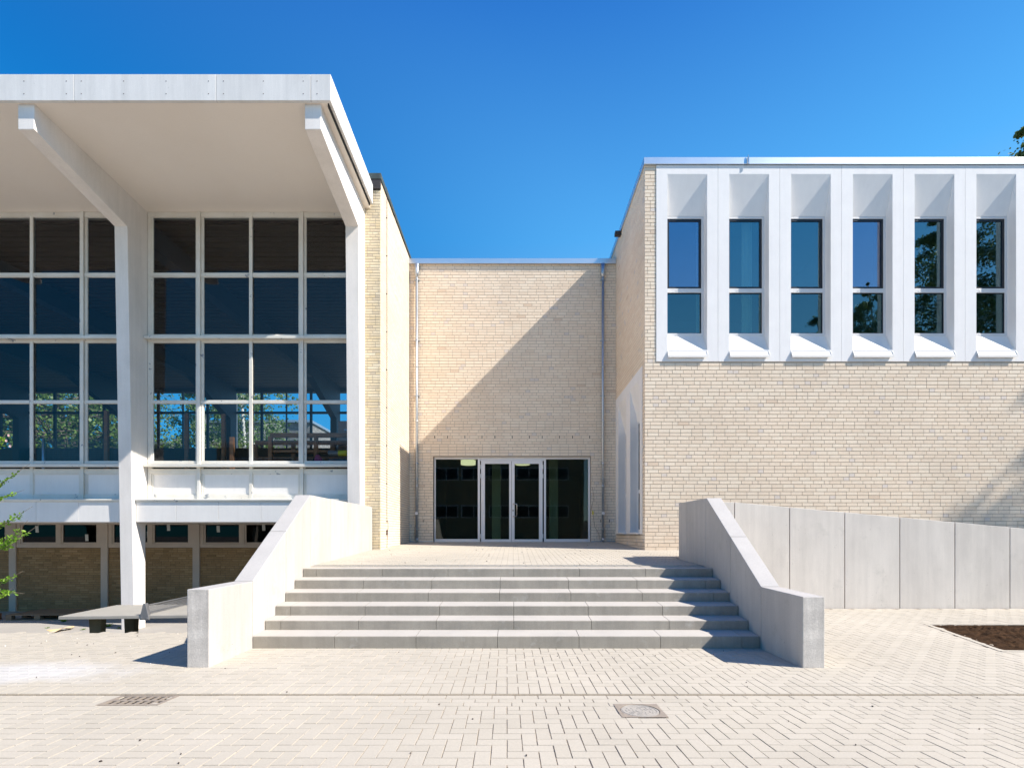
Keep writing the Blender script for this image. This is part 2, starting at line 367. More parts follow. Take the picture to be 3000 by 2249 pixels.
def split_rects(u0, u1, v0, v1, holes):
    us = sorted({u0, u1, *[max(u0, min(u1, h[i])) for h in holes for i in (0, 1)]})
    vs = sorted({v0, v1, *[max(v0, min(v1, h[i])) for h in holes for i in (2, 3)]})
    for a, b in zip(us, us[1:]):
        for c, d in zip(vs, vs[1:]):
            cu, cv = (a + b) / 2, (c + d) / 2
            if any(h[0] < cu < h[1] and h[2] < cv < h[3] for h in holes): continue
            yield a, b, c, d
def brick_wall(name, parent, org, U, N, u0, u1, v0, v1, holes, L, H, mats, seed=1, j=.011, hp=.2, out=.006, thick=.24, label=None, trim=(0, 0)):
    """every brick is its own little block standing proud of the mortar bed; org at the outer face"""
    r = random.Random(seed); U = Vector(U); N = Vector(N); Z = Vector((0, 0, 1)); org = Vector(org)
    mb = MB()
    P = lambda u, v, n: org + U * u + Z * v + N * n
    for a, b, c, d in split_rects(u0 + trim[0], u1 - trim[1], v0, v1, holes):       # mortar bed with real thickness
        mb.hexa([P(a, c, -out), P(b, c, -out), P(b, c, -thick), P(a, c, -thick), P(a, d, -out), P(b, d, -out), P(b, d, -thick), P(a, d, -thick)], m=1)
    row = 0; v = v0
    while v < v1 - .005:
        va, vb = v, min(v + H - j, v1)
        cv = (va + vb) / 2
        cuts = sorted((h[0], h[1]) for h in holes if h[2] < cv < h[3])
        spans = []; s = u0
        for a, b in cuts:
            if a > s: spans.append((s, a))
            s = max(s, b)
        if s < u1: spans.append((s, u1))
        u = u0 - L * r.choice([0, .5, .25, .75, .0, .5]) if row % 2 else u0 - L * r.choice([.25, .75, .5])
        while u < u1:
            head = r.random() < hp
            w_ = L / 2 if head else L
            a0, b0 = u + j * .32, u + w_ - j * .32
            tv = r.random()
            t_ = (.07 + .06 * r.random() if r.random() < .28 else .2 + .8 * tv) if head else (.0 if tv < .004 else .16 + .84 * r.random())
            for a, b in spans:
                x, y = max(a0, a), min(b0, b)
                if y - x < .012: continue
                o1 = r.uniform(-.0012, .0012); e = .0022
                k = [r.uniform(-.0007, .0007) + o1 for _ in range(4)]
                i = len(mb.v)
                mb.v += [tuple(q) for q in (P(x, va, -out - .001), P(y, va, -out - .001), P(y, vb, -out - .001), P(x, vb, -out - .001),
                         P(x + e, va + e, k[0]), P(y - e, va + e, k[1]), P(y - e, vb - e, k[2]), P(x + e, vb - e, k[3]))]
                for fc in ((4, 5, 6, 7), (0, 1, 5, 4), (1, 2, 6, 5), (2, 3, 7, 6), (3, 0, 4, 7)):
                    mb.f.append(tuple(i + q for q in fc)); mb.m.append(0); mb.t.append(t_)
            u += w_
        v += H; row += 1
    # orientation: make faces outward regardless of handedness
    flip = U.cross(Z).dot(N) < 0
    if flip: mb.f = [tuple(reversed(f)) for f in mb.f]
    o = mb.build(name, mats, parent, fix=False)
    if label: o['label'] = label
    return o

# levels and planes (metres; camera at the origin looking along +y)
TERR = lambda y: .885 + .0437 * (y - 7.4)
YC = 14.05           # entrance wall
YR = 10.94           # front of the classroom wing
YL = 11.0            # brick face of the hall
XL, XR = -3.03, 2.965
def GZ(x, y):
    if y < 4.25: return -.016 + min(4.25 - y, 2.6) * .040
    k = max(0, min(1, (x - 3.0) / .5))
    return k * .039 * max(0, min(1, (y - 5.5) / 3.3))

# ================================================================== SETTING
# --- far ground
mb = MB()
mb.quad([(-400, -400, -.80), (400, -400, -.80), (400, 400, -.80), (-400, 400, -.80)])
tag(mb.build('ground', 'asphalt'), 'wide plain yard ground around the school', None, kind='structure')
# --- upper court bed under the pavers (with its drop to the lower yard)
mb = MB()
def bed(x0, x1, y0, y1, m=0):
    ys = [y0] + [q for q in (1.65, 3.975, 4.235, 4.249, 4.251, 5.5, 8.8) if y0 < q < y1] + [y1]
    xs = [x0] + [q for q in (-3.42, -2.94, 3.0, 3.5) if x0 < q < x1] + [x1]
    for a, b in zip(xs, xs[1:]):
        for c, d in zip(ys, ys[1:]):
            if a > -3.43 and b < -2.93 and c > 3.97 and d < 4.24: continue          # gully pit
            z = lambda x, y: GZ(x, y) - .006
            mb.hexa([(a, c, -.79), (b, c, -.79), (b, d, -.79), (a, d, -.79), (a, c, z(a, c)), (b, c, z(b, c)), (b, d, z(b, d)), (a, d, z(a, d))], m)
bed(-14, 14, -6, 4.25); bed(-14, -3.44, 4.25, 6.88); bed(-3.44, 3.26, 4.25, 6.0); bed(3.26, 14, 4.25, 8.86)
tag(mb.build('paving_bed', ['sand']), 'sandy joints and edge of the paved court', None, kind='structure')
# --- pavers
BED = [(6.31, 7.40), (5.83, 5.78), (12.5, 5.45), (12.5, 7.30)]
def inbed(x, y, pad=0.0):
    c = False; n = len(BED)
    for i in range(n):
        (x1, y1), (x2, y2) = BED[i], BED[i - 1]
        if (y1 > y) != (y2 > y) and x < (x2 - x1) * (y - y1) / (y2 - y1) + x1: c = not c
    return c
mb = MB(); pr = random.Random(5)
SH = -.0141
def paver(x0, x1, y0, y1, g=.0022):
    cx, cy_ = (x0 + x1) / 2, (y0 + y1) / 2
    xs = cx + SH * cy_
    if not (-9.5 < xs < 13): return
    if xs < -3.44 + .02 and cy_ > 6.86: return
    if -3.4 < xs < 3.22 and cy_ > 5.99: return
    if xs > 3.26 and cy_ > 8.84: return
    if inbed(xs, cy_): return
    if 0.82 < xs < 1.18 and 3.67 < cy_ < 4.0: return
    if -3.44 < xs < -2.92 and 3.97 < cy_ < 4.24: return
    x0 += g; x1 -= g; y0 += g; y1 -= g; e = .0018
    dz = pr.uniform(-.0012, .0012); tx = pr.uniform(-.004, .004); ty = pr.uniform(-.004, .004)
    jx, jy = pr.uniform(-.001, .001), pr.uniform(-.001, .001)
    def z(x, y): return GZ(x + SH * y, cy_ + (y - cy_) * .999) + dz + (x - cx) * tx + (y - cy_) * ty
    P = lambda x, y, h: (x + SH * y + jx, y + jy, z(x, y) + h)
    i = len(mb.v)
    mb.v += [P(x0, y0, -.007), P(x1, y0, -.007), P(x1, y1, -.007), P(x0, y1, -.007), P(x0 + e, y0 + e, 0), P(x1 - e, y0 + e, 0), P(x1 - e, y1 - e, 0), P(x0 + e, y1 - e, 0)]
    tt = pr.random()
    for fc in ((4, 5, 6, 7), (0, 1, 5, 4), (1, 2, 6, 5), (2, 3, 7, 6), (3, 0, 4, 7)):
        mb.f.append(tuple(i + q for q in fc)); mb.m.append(0); mb.t.append(tt)
def herring(ya, yb):
    n0 = 0; n1 = int((yb - ya) / .1 + .001)
    for jn in range(n0 - 1, n1):
        for i in range(-97, 134):
            k = (i - jn) % 4
            y0 = ya + jn * .1
            if k == 0:
                if jn >= 0: paver(i * .1, i * .1 + .2, y0, y0 + .1)
            elif k == 3:
                a, b = max(y0, ya), min(y0 + .2, ya + n1 * .1)
                if b - a > .05: paver(i * .1, i * .1 + .1, a, b)
herring(-1.05, 3.95)
for r_ in range(3):
    for i in range(-48, 67): paver(i * .2 + (.04, .13, .07)[r_], i * .2 + .2 + (.04, .13, .07)[r_], 3.95 + r_ * .1, 4.05 + r_ * .1)
for i in range(-97, 134): paver(i * .1, i * .1 + .1, 4.25, 4.45)
herring(4.45, 9.0)
court = mb.build('court_paving', 'paver', fix=False)
tag(court, 'pale concrete pavers laid in herringbone across the court', None, kind='structure')
# front part of the court behind the pavers (towards and behind the camera)
for (hx0, hx1, hy0, hy1, ox0, ox1, oy0, oy1) in ((.822, 1.178, 3.67, 4.0, .70, 1.32, 3.56, 4.10), (-3.435, -2.925, 3.97, 4.24, -3.60, -2.78, 3.88, 4.24)):
    mb = MB()                                # cut pavers bedded round the covers
    for a, b, c, d in split_rects(ox0, ox1, oy0, oy1, [(hx0, hx1, hy0, hy1)]):
        zz = lambda y: GZ(0, y) - .0022
        mb.hexa([(a, c, -.05), (b, c, -.05), (b, d, -.05), (a, d, -.05), (a, c, zz(c)), (b, c, zz(c)), (b, d, zz(d)), (a, d, zz(d))])
    tag(mb.build('paving_infill', 'paver'), None, None, kind='structure')
# --- lower yard under the hall
mb = MB(); mb.box(-24, -3.40, 6.88, 13.5, -.79, -.72)
tag(mb.build('lower_yard', 'sand_grey'), 'sunken yard under the canopy', None, kind='structure')
# --- terrace
mb = MB()
mb.prism([(7.40, .55), (7.40, TERR(7.4) - .012), (14.3, TERR(14.3) - .012), (14.3, .55)], lambda p, c: (c, p[0], p[1]), -3.44, 3.3)
mb.prism([(9.05, .55), (9.05, TERR(9.05) - .012), (11.1, TERR(11.1) - .012), (11.1, .55)], lambda p, c: (c, p[0], p[1]), 3.3, 4.2)
tag(mb.build('terrace_base', 'sand'), None, None, kind='structure')
mb = MB(); row = 0; y = 7.62
while y < 14.05:
    x = -3.21 - (.1 if row % 2 else 0)
    while x < 4.0:
        a, b = max(x, -3.2), min(x + .2, XR - .0 if y > YR - .02 else (3.02 if y < 9.05 else 4.1))
        if y > YL - .02: a = max(a, XL)
        if b - a > .03:
            g = .002; y1 = min(y + .1, 14.04); e = .003; dz = pr.uniform(-.001, .001)
            i = len(mb.v)
            mb.v += [(a + g, y + g, TERR(y) - .012), (b - g, y + g, TERR(y) - .012), (b - g, y1 - g, TERR(y1) - .012), (a + g, y1 - g, TERR(y1) - .012),
                     (a + g + e, y + g + e, TERR(y) + dz), (b - g - e, y + g + e, TERR(y) + dz), (b - g - e, y1 - g - e, TERR(y1) + dz), (a + g + e, y1 - g - e, TERR(y1) + dz)]
            tt = pr.random()
            for fc in ((4, 5, 6, 7), (0, 1, 5, 4), (1, 2, 6, 5), (2, 3, 7, 6), (3, 0, 4, 7)):
                mb.f.append(tuple(i + q for q in fc)); mb.m.append(0); mb.t.append(tt)
        x += .2
    y += .1; row += 1
tag(mb.build('terrace_paving', 'paver', fix=False), 'paved landing in front of the entrance doors', None, kind='structure')
# --- ramp behind the low wall
mb = MB()
mb.prism([(4.1, .0), (4.1, 1.02), (14, .45), (14, .0)], lambda p, c: (p[0], c, p[1]), 9.07, 10.94)
tag(mb.build('ramp', 'sand_grey'), 'access ramp between low wall and building', None, kind='structure')
mb = MB(); mb.box(3.26, 14, 8.86, 9.2, -.79, .0)
tag(mb.build('ramp_base', 'sand'), None, None, kind='structure')

# ================================================================== STAIRCASE
st = thing('staircase', 'wide flight of six grey concrete block steps up to the entrance', 'staircase', (-.09, 5.93, 0))
yk = [5.93, 6.222, 6.50, 6.777, 7.067, 7.345, 7.62]
zk = [.150, .290, .437, .583, .731, .879]
offs = [-.2, .0, .0, -.2, -.2, .0]
X0, X1 = -3.2, 3.02
for k in range(6):
    mb = MB()
    xs = [X0] + [offs[k] + q for q in range(-4, 5) if X0 + .15 < offs[k] + q < X1 - .15] + [X1]
    zb = -.02 if k == 0 else zk[k - 1] - .02
    y0, y1 = yk[k], yk[k + 1] + .06
    slope = .019 / .28
    if k == 5: slope = .01
    for a, b in zip(xs, xs[1:]):
        c = .008; a2, b2 = a + .0025, b - .0025
        prof = [(y0, zb), (y0, zk[k] - c), (y0 + c, zk[k]), (y1, zk[k] + (y1 - y0) * slope), (y1, zb)]
        mb.prism(prof, lambda p, q: (q, p[0] - st.location.y, p[1]), a2 - st.location.x, b2 - st.location.x)
    # dark joint filler behind the gaps
    mb.box(X0 - st.location.x, X1 - st.location.x, .02 + y0 - st.location.y, y1 - .01 - st.location.y, zb, zk[k] - .012, m=1)
    so_ = mb.build('step', ['step', 'dark', 'tread_lit'], st, bevel=.002)
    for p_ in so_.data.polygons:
        if p_.normal.z > .9 and p_.material_index == 0: p_.material_index = 2  # upward faces get the lit copy, risers keep the darker one
# slot drain at the top of the stairs
dr = thing('drain_channel', 'narrow slotted drain channel along the top of the stairs', 'drain', (0, 7.72, TERR(7.72)))
mb = MB(); mb.box(-3.19, 3.01, -.06, .06, -.03, .0025); mb.build('channel_frame', 'galv', dr)
mb = MB()
for i in range(310):
    x = -3.18 + i * .02; mb.box(x, x + .009, -.04, .04, .0027, .0037)
mb.build('slots', 'dark', dr)

# ================================================================== STAIR WALLS
def cheek(name, label, xi, xo, yf, yb, ylow, ztop0, ypk, zpk, joints, yend):
    o = thing(name, label, 'wall', ((xi + xo) / 2, yf, 0), None)
    ox, oy = o.location.x, o.location.y
    def top(y): return ztop0 if y <= ylow else (ztop0 + (zpk - ztop0) * (y - ylow) / (ypk - ylow) if y < ypk else zpk)
    ys = [yf] + joints + [yend]
    for a, b in zip(ys, ys[1:]):
        pts = [q for q in (ylow, ypk) if a + .02 < q < b - .02]
        a2 = a + .004; b2 = b - .004
        prof = [(a2, -.1), (a2, top(a2))] + [(q, top(q)) for q in pts] + [(b2, top(b2)), (b2, -.1)]
        mb = MB()
        mb.prism(prof, lambda p, c: (c - ox, p[0] - oy, p[1]), xi, xo)
        first = a == yf
        pn = mb.build('concrete_panel', ['concrete', 'concrete_dark', 'concrete_top'], o, bevel=.006)
        for p_ in pn.data.polygons:
            if p_.normal.z > .4: p_.material_index = 2
        if first:
            for p_ in pn.data.polygons:
                if abs(p_.normal.y) > .9 and p_.center.y < .05: p_.material_index = 1
    core = MB()
    prof = [(yf + .05, -.1), (yf + .05, top(yf) - .03), (ylow, top(ylow) - .03), (ypk, zpk - .03), (yend - .03, zpk - .03), (yend - .03, -.1)]
    core.prism(prof, lambda p, c: (c - ox, p[0] - oy, p[1]), xi + (.02 if xo > xi else -.02), xo - (.02 if xo > xi else -.02))
    core.build('joint_filler', 'dark', o)
    return o
cheek('stair_wall', 'pale concrete parapet wall left of the stairs beside the canopy hall', -3.205, -3.435, 5.08, 0, 5.935, .82, 7.616, 2.015, [5.94, 6.81, 7.64, 8.48, 9.35, 10.2], 10.96)
cheek('stair_wall', 'pale concrete parapet wall right of the stairs joining the ramp wall', 3.026, 3.256, 5.06, 0, 5.90, .745, 7.59, 1.965, [5.92, 6.76, 7.62, 8.45], 8.87)
rw = thing('ramp_wall', 'long low wall of tall precast concrete panels sloping down along the ramp', 'wall', (3.26, 8.87, 0))
xx = 3.262; x = 4.05
def rtop(x): return 1.985 - .091 * max(0, x - 4.05)
xs = [3.262, 4.05] + [4.05 + 1.0105 * k for k in range(1, 10)]
for a, b in zip(xs, xs[1:]):
    mb = MB()
    mb.prism([(a + .007, -.05), (a + .007, rtop(a)), (b - .007, rtop(b)), (b - .007, -.05)], lambda p, c: (p[0] - 3.26, c - 8.87, p[1]), 8.87, 9.07)
    mb.build('concrete_panel', 'concrete_wall', rw, bevel=.005)
mb = MB(); mb.prism([(3.27, -.05), (3.27, rtop(3.3) - .02), (4.05, rtop(4.05) - .02), (13.1, rtop(13.1) - .02), (13.1, -.05)], lambda p, c: (p[0] - 3.26, c - 8.87, p[1]), 8.91, 9.05)
mb.build('joint_filler', 'dark', rw)

# ================================================================== ENTRANCE WING
ew = thing('entrance_wing', 'recessed beige brick link building with the glazed entrance doors', 'building', (0, YC, 1.17))
def child(o, par):                         # keep world coordinates under a moved parent
    o.parent = par; o.matrix_parent_inverse = Matrix.Translation(-Vector(par.location)); return o
DX0, DX1, DZ0, DZ1 = -2.34, 2.244, 1.16, 3.651
child(brick_wall('brick_wall', None, (0, YC, 0), (1, 0, 0), (0, -1, 0), XL, XR, 1.10, 9.24, [(DX0, DX1, 1.0, DZ1)], .25, .0833, ['brick', 'mortar'], seed=3, hp=.14), ew)
# reveal lining of the opening
mb = MB()
mb.box(DX0, DX1, YC + .12, YC + .24, DZ1 - .004, DZ1 + .02)
child(mb.build('lintel', 'mortar'), ew)
mb = MB()
mb.box(XL + .002, XR - .002, YC - .05, YC + .35, 9.24, 9.38); mb.box(XL + .002, XR - .002, YC - .058, YC - .05, 9.225, 9.375)
child(mb.build('coping', 'zinc', bevel=.004), ew)
mb = MB(); mb.box(XL, XR, YC + .3, 24, 9.0, 9.2); child(mb.build('roof', 'asphalt'), ew)
for a, b in ((XL + .01, DX0 - .01), (DX1 + .01, XR - .01)):
    child(box('plinth_flashing', 'galv', a, b, YC - .02, YC - .001, 1.165, 1.21), ew)
zs = 1.4 + (1564 - 1279.8) / 1417 * YC
for zx_, z0, z1 in [(q, zs - .037, zs + .037) for q in (604, 688, 800, 911, 994, 1106, 1217, 1301, 1413, 1497, 1608)] + [(q, 1.745, 1.82) for q in (530, 1680, 1737)]:
    X = (1000 + zx_ / 2.211 - 1505) / 1417 * YC
    child(box('weep_hole', 'dark', X - .008, X + .008, YC - .0035, YC, z0, z1), ew)
# door set
YD = YC + .10
def zx(z): return (1000 + z / 2.211 - 1505) / 1417 * YD
def zy(z): return 1.4 + (1564 - (1200 + z / 2.211)) / 1417 * YD
fx0, fx1 = DX0 + .02, DX1 - .01
lx0, lx1 = zx(905), zx(1303)
mb = MB()
zt = zy(303); zb = TERR(14.1) - .01
mb.box(fx0, fx1, YD - .01, YD + .06, zt - .0, DZ1 + .0); 
mb.box(fx0, fx1, YD - .02, YD + .06, zy(320), zt)
mb.box(fx0, zx(611), YD - .02, YD + .06, zb, zy(320)); mb.box(zx(1599), fx1, YD - .02, YD + .06, zb, zy(320))
mb.box(zx(884), zx(898), YD - .03, YD + .06, zb, zy(320)); mb.box(zx(1312), zx(1325), YD - .03, YD + .06, zb, zy(320))
mb.box(zx(611), zx(884), YD - .02, YD + .06, zb, zy(836)); mb.box(zx(1325), zx(1599), YD - .02, YD + .06, zb, zy(836))
mb.box(zx(898), zx(1312), YD - .015, YD + .05, zy(330), zy(320))
fr = child(mb.build('door_frame', 'alu', bevel=.003), ew)
for a, b in ((611, 884), (1325, 1599)):
    pn = box('side_light', 'glass_door', zx(a), zx(b), YD + .015, YD + .021, zy(836), zy(320)); child(pn, ew)
ym = zx(1101.5)
for k, (a, b, ga, gb) in enumerate(((905, 1100.5, 930, 1087), (1102.5, 1303, 1122, 1280))):
    mb = MB(); A, B, GA, GB = zx(a), zx(b), zx(ga), zx(gb); T, Bo, GT, GBo = zy(331), zy(856), zy(350), zy(838)
    mb.box(A, GA, YD - .035, YD + .03, Bo, T); mb.box(GB, B, YD - .035, YD + .03, Bo, T)
    mb.box(GA, GB, YD - .035, YD + .03, GT, T); mb.box(GA, GB, YD - .035, YD + .03, Bo, GBo)
    d = child(mb.build('door', 'alu', bevel=.003), ew)
    g = box('pane', 'glass_door', GA, GB, YD - .003, YD + .003, GBo, GT); g.parent = d
    hx = A - .012 if k == 0 else B + .012
    for zh in (370, 430, 817):
        mb = MB(); mb.tube([(hx, YD - .045, zy(zh + 14)), (hx, YD - .045, zy(zh - 14))], .011, 8)
        h = mb.build('hinge', 'alu_win', d, smooth=False)
    if k == 1:
        mb = MB(); x0, x1 = zx(1112), zx(1137); y_ = YD - .035
        mb.tube([(x0, y_, zy(610)), (x0, y_ - .05, zy(610)), (x1 - .01, y_ - .06, zy(610)), (x1, y_ - .06, zy(614)), (x1, y_ - .06, zy(686)), (x1 - .01, y_ - .06, zy(690)), (x0, y_ - .05, zy(690)), (x0, y_, zy(690))], .012, 10)
        mb.build('handle', 'steel', d, smooth=True)
        mb = MB(); X = zx(1112); mb.tube([(X, YD - .046, zy(652)), (X, YD - .034, zy(652))], .02, 14); mb.box(X - .004, X + .004, YD - .048, YD - .045, zy(655), zy(648), m=1)
        mb.build('lock', ['steel', 'dark'], d)
# entrance hall inside
mb = MB()
Y0, Y1 = YC + .26, 21.0
mb.box(XL, XR, Y0, Y1, 1.02, 1.16); mb.box(XL, XR, Y0, Y1, 3.94, 4.1)
mb.box(XL, XR, Y1, Y1 + .2, 1.0, 4.1); mb.box(XL + .001, XL + .1, Y0, Y1, 1.16, 3.94); mb.box(XR - .1, XR - .001, Y0, Y1, 1.16, 3.94)
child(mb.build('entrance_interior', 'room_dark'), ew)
for zc in (1003, 1376):
    X = (1000 + zc / 2.211 - 1505) / 1417 * 15.8
    child(box('interior_column', 'green_col', X - .14, X + .14, 15.8, 16.1, 1.16, 3.94), ew)
for zc, yy, label in ((821.5, 16.3, 'round glowing ceiling light inside the left entrance side pane'), (1174, 16.3, 'round ceiling light deeper inside behind the right door leaf')):
    X = (1000 + zc / 2.211 - 1505) / 1417 * yy
    lt = thing('ceiling_light', label, 'ceiling light', (X, yy, 3.94), 'round ceiling lights in the entrance hall')
    mb = MB(); mb.tube([(0, 0, -.06), (0, 0, 0)], .27, 28); mb.build('housing', 'alu', lt)
    mb = MB(); mb.tube([(0, 0, -.20), (0, 0, -.06)], .25, 28); mb.build('lamp_shade', 'lamp', lt)
# downpipes
def downpipe(X, par, label):
    pz0, pz1 = 1.17, 9.22
    mb = MB(); y_ = YC - .07
    mb.tube([(X, y_, 1.28), (X, y_, 8.95)], .037, 14, m=0)
    for z in (8.83, 6.2, 4.62, 3.4, 2.75): mb.tube([(X, y_, z), (X, y_, z + .07)], .042, 14)
    mb.tube([(X, y_ - .0, 1.28), (X, y_, 1.24), (X, y_ - .02, 1.18)], .042, 12)
    dp = child(mb.build('downpipe', 'galv', smooth=True), par); dp['label'] = label
    mb = MB(); mb.tube([(X, y_, 8.85), (X, y_, 8.93), (X, y_, 9.2)], [.042, .062, .066], 14); mb.build('hopper', 'galv', dp, smooth=True)
    for z in (8.75, 7.0, 5.4, 3.0, 1.55):
        mb = MB(); mb.box(X - .075, X + .075, y_ + .02, YC + .002, z - .008, z + .008); mb.tube([(X, y_, z - .012), (X, y_, z + .012)], .045, 12)
        mb.build('bracket', 'galv', dp)
    mb = MB(); zc = 2.0; mb.tube([(X, y_ - .05, zc), (X, y_ - .03, zc)], .045, 18); mb.build('inspection_cap', 'alu', dp)
    return dp
downpipe((1220.7 - 1505) / 1417 * (YC - .07), ew, 'left galvanised downpipe, lit by the sun at the top')
downpipe((1766.6 - 1505) / 1417 * (YC - .07), ew, 'right galvanised downpipe in the shade')
for X, s_, zt_, label in (((1216 - 1505) / 1417 * 13.9, -1, 1.72, 'yellow cable tag hanging beside the left downpipe'), ((1739 - 1505) / 1417 * 13.9, 1, 2.02, 'yellow cable tag on a loose wire left of the right downpipe')):
    tg = thing('cable_tag', label, 'tag', (X, YC - .03, zt_), 'yellow cable tags by the downpipes')
    mb = MB(); mb.box(-.02, .02, -.004, .004, -.05, .05); mb.build('tag_plate', 'yellow', tg, bevel=.002)
    mb = MB()
    if s_ > 0: mb.tube([(-.02, 0, .75), (.03, 0, .45), (-.05, 0, .1), (0, 0, 0), (.05, 0, -.4), (.18, 0, -.62), (.22, 0, -.85)], .004, 6)
    else: mb.tube([(0, 0, 0), (-.04, 0, -.15), (-.03, 0, -.5)], .004, 6)
    mb.build('wire', 'cable', tg)

# ================================================================== CLASSROOM WING (right)
cw = thing('classroom_wing', 'tall beige brick wing with white panels and slender recessed windows', 'building', (XR, YR, 0))
XE = 20.0
PZ0, PZ1 = 5.30, 9.735
PX0 = 3.22; PP = 1.3965; NP = 8
PXE = PX0 + PP * NP
child(brick_wall('front_wall', None, (0, YR, 0), (1, 0, 0), (0, -1, 0), XR, PXE + 2, -.05, 9.735, [(PX0, PXE, PZ0, 9.8)], .25, .0833, ['brick', 'mortar'], seed=8, hp=.13, trim=(.008, 0)), cw)
SP0, SP1 = 11.14, 14.04
child(brick_wall('side_wall', None, (XR, 0, 0), (0, 1, 0), (-1, 0, 0), YR + .0, 17.0, .88, 9.735, [(SP0, SP1, 1.40, 5.28)], .25, .0833, ['brick', 'mortar'], seed=9, hp=.13, trim=(.26, 0)), cw)
mb = MB()
mb.box(XR - .03, PXE + 2, YR - .04, YR + .35, 9.738, 9.89); mb.box(XR - .03, XR + .32, YR + .35, 17.2, 9.738, 9.89)
child(mb.build('coping', 'zinc', bevel=.004), cw)
mb = MB(); mb.box(XR + .1, PXE + 2, YR + .3, 22, 9.5, 9.7); child(mb.build('roof', 'asphalt'), cw)
mb = MB(); mb.box(XR + 2.30, XR + 2.33, YR - .065, YR - .05, 9.72, 9.895); mb.tube([(XR + 2.27, YR - .1, 9.70), (XR + 2.31, YR - .06, 9.74), (XR + 2.31, YR - .06, 9.93)], .006, 6)
child(mb.build('lightning_clamp', 'steel'), cw)
# overflow spout on the side wall
mb = MB(); yy = 13.3; mb.box(XR - .17, XR + .0, yy, yy + .13, 9.64, 9.74, m=0)
sp = child(mb.build('overflow_spout', 'brown'), cw)
REC = .185
def panel_unit(u0, u1, z0, z1, ou0, ou1, oz1, hz, oz0, P):
    """facade panel with a recess: sloped head from (oz1, face) back to (hz, REC). P(u, n, z): n is depth into the wall"""
    mb = MB()
    def q(*a): mb.quad([P(*x) for x in a])
    q((u0, 0, z0), (u1, 0, z0), (u1, 0, oz0), (u0, 0, oz0)); q((u0, 0, oz1), (u1, 0, oz1), (u1, 0, z1), (u0, 0, z1))
    q((u0, 0, oz0), (ou0, 0, oz0), (ou0, 0, oz1), (u0, 0, oz1)); q((ou1, 0, oz0), (u1, 0, oz0), (u1, 0, oz1), (ou1, 0, oz1))
    q((ou0, 0, oz1), (ou1, 0, oz1), (ou1, REC, hz), (ou0, REC, hz))
    for uu in (ou0, ou1): q((uu, 0, oz0), (uu, REC, oz0), (uu, REC, hz), (uu, 0, oz1))
    q((ou0, 0, oz0), (ou1, 0, oz0), (ou1, REC, oz0), (ou0, REC, oz0))
    # back skin round the window so the panel is a closed slab
    for (a, b, c, d) in ((u0, ou0, z0, z1), (ou1, u1, z0, z1), (ou0, ou1, z0, oz0), (ou0, ou1, hz, z1)):
        q((a, REC + .06, c), (b, REC + .06, c), (b, REC + .06, d), (a, REC + .06, d))
    for uu in (u0, u1): q((uu, 0, z0), (uu, REC + .06, z0), (uu, REC + .06, z1), (uu, 0, z1))
    for zz in (z0, z1): q((u0, 0, zz), (u1, 0, zz), (u1, REC + .06, zz), (u0, REC + .06, zz))
    for uu in (ou0, ou1): q((uu, REC, oz0), (uu, REC + .06, oz0), (uu, REC + .06, hz), (uu, REC, hz))
    q((ou0, REC, hz), (ou1, REC, hz), (ou1, REC + .06, hz), (ou0, REC + .06, hz))
    return mb
def window_unit(P, a, b, z0, z1, zt0, zt1, par, g1='glass_teal', g2='glass_deep'):
    """frame, dark opening sash above, fixed pane below"""
    def bx(mb, u0, u1, n0, n1, c, d, m=0):
        mb.hexa([P(u0, n0, c), P(u1, n0, c), P(u1, n1, c), P(u0, n1, c), P(u0, n0, d), P(u1, n0, d), P(u1, n1, d), P(u0, n1, d)], m)
    f = .055; n0, n1 = REC + .002, REC + .075
    mb = MB()
    bx(mb, a, a + f, n0, n1, z0, z1); bx(mb, b - f, b, n0, n1, z0, z1); bx(mb, a + f, b - f, n0, n1, z1 - .05, z1); bx(mb, a + f, b - f, n0, n1, z0, z0 + .07)
    bx(mb, a + f, b - f, n0 - .004, n1, zt0, zt1)
    for uu in (a + .25, a + .55): bx(mb, uu, uu + .04, n0 - .008, n0, z0 + .03, z0 + .04, 0); bx(mb, uu, uu + .04, n0 - .010, n0, zt0 + .035, zt0 + .045, 0)
    w_ = child(mb.build('window', 'alu_win', bevel=.002), par)
    mb = MB(); s = .05; A, B, C, D = a + f, b - f, zt1, z1 - .05
    bx(mb, A, A + s, n0 + .01, n1, C, D); bx(mb, B - s, B, n0 + .01, n1, C, D); bx(mb, A + s, B - s, n0 + .01, n1, D - s, D); bx(mb, A + s, B - s, n0 + .01, n1, C, C + s * .9)
    so_ = mb.build('sash', 'black', w_); 
    mb = MB(); bx(mb, A, A + .012, n0 + .012, n1, z0 + .07, zt0); bx(mb, B - .012, B, n0 + .012, n1, z0 + .07, zt0); bx(mb, A, B, n0 + .012, n1, zt0 - .014, zt0); bx(mb, A, B, n0 + .012, n1, z0 + .07, z0 + .08)
    mb.build('gasket', 'black', w_)
    mb = MB(); bx(mb, A + s, B - s, n0 + .028, n0 + .034, C + s * .9, D - s); mb.build('pane', g1, w_)
    mb = MB(); bx(mb, A + .012, B - .012, n0 + .028, n0 + .034, z0 + .08, zt0 - .014); mb.build('pane', g2, w_)
    return w_
Pf = lambda u, n, z: (u, YR + n, z)
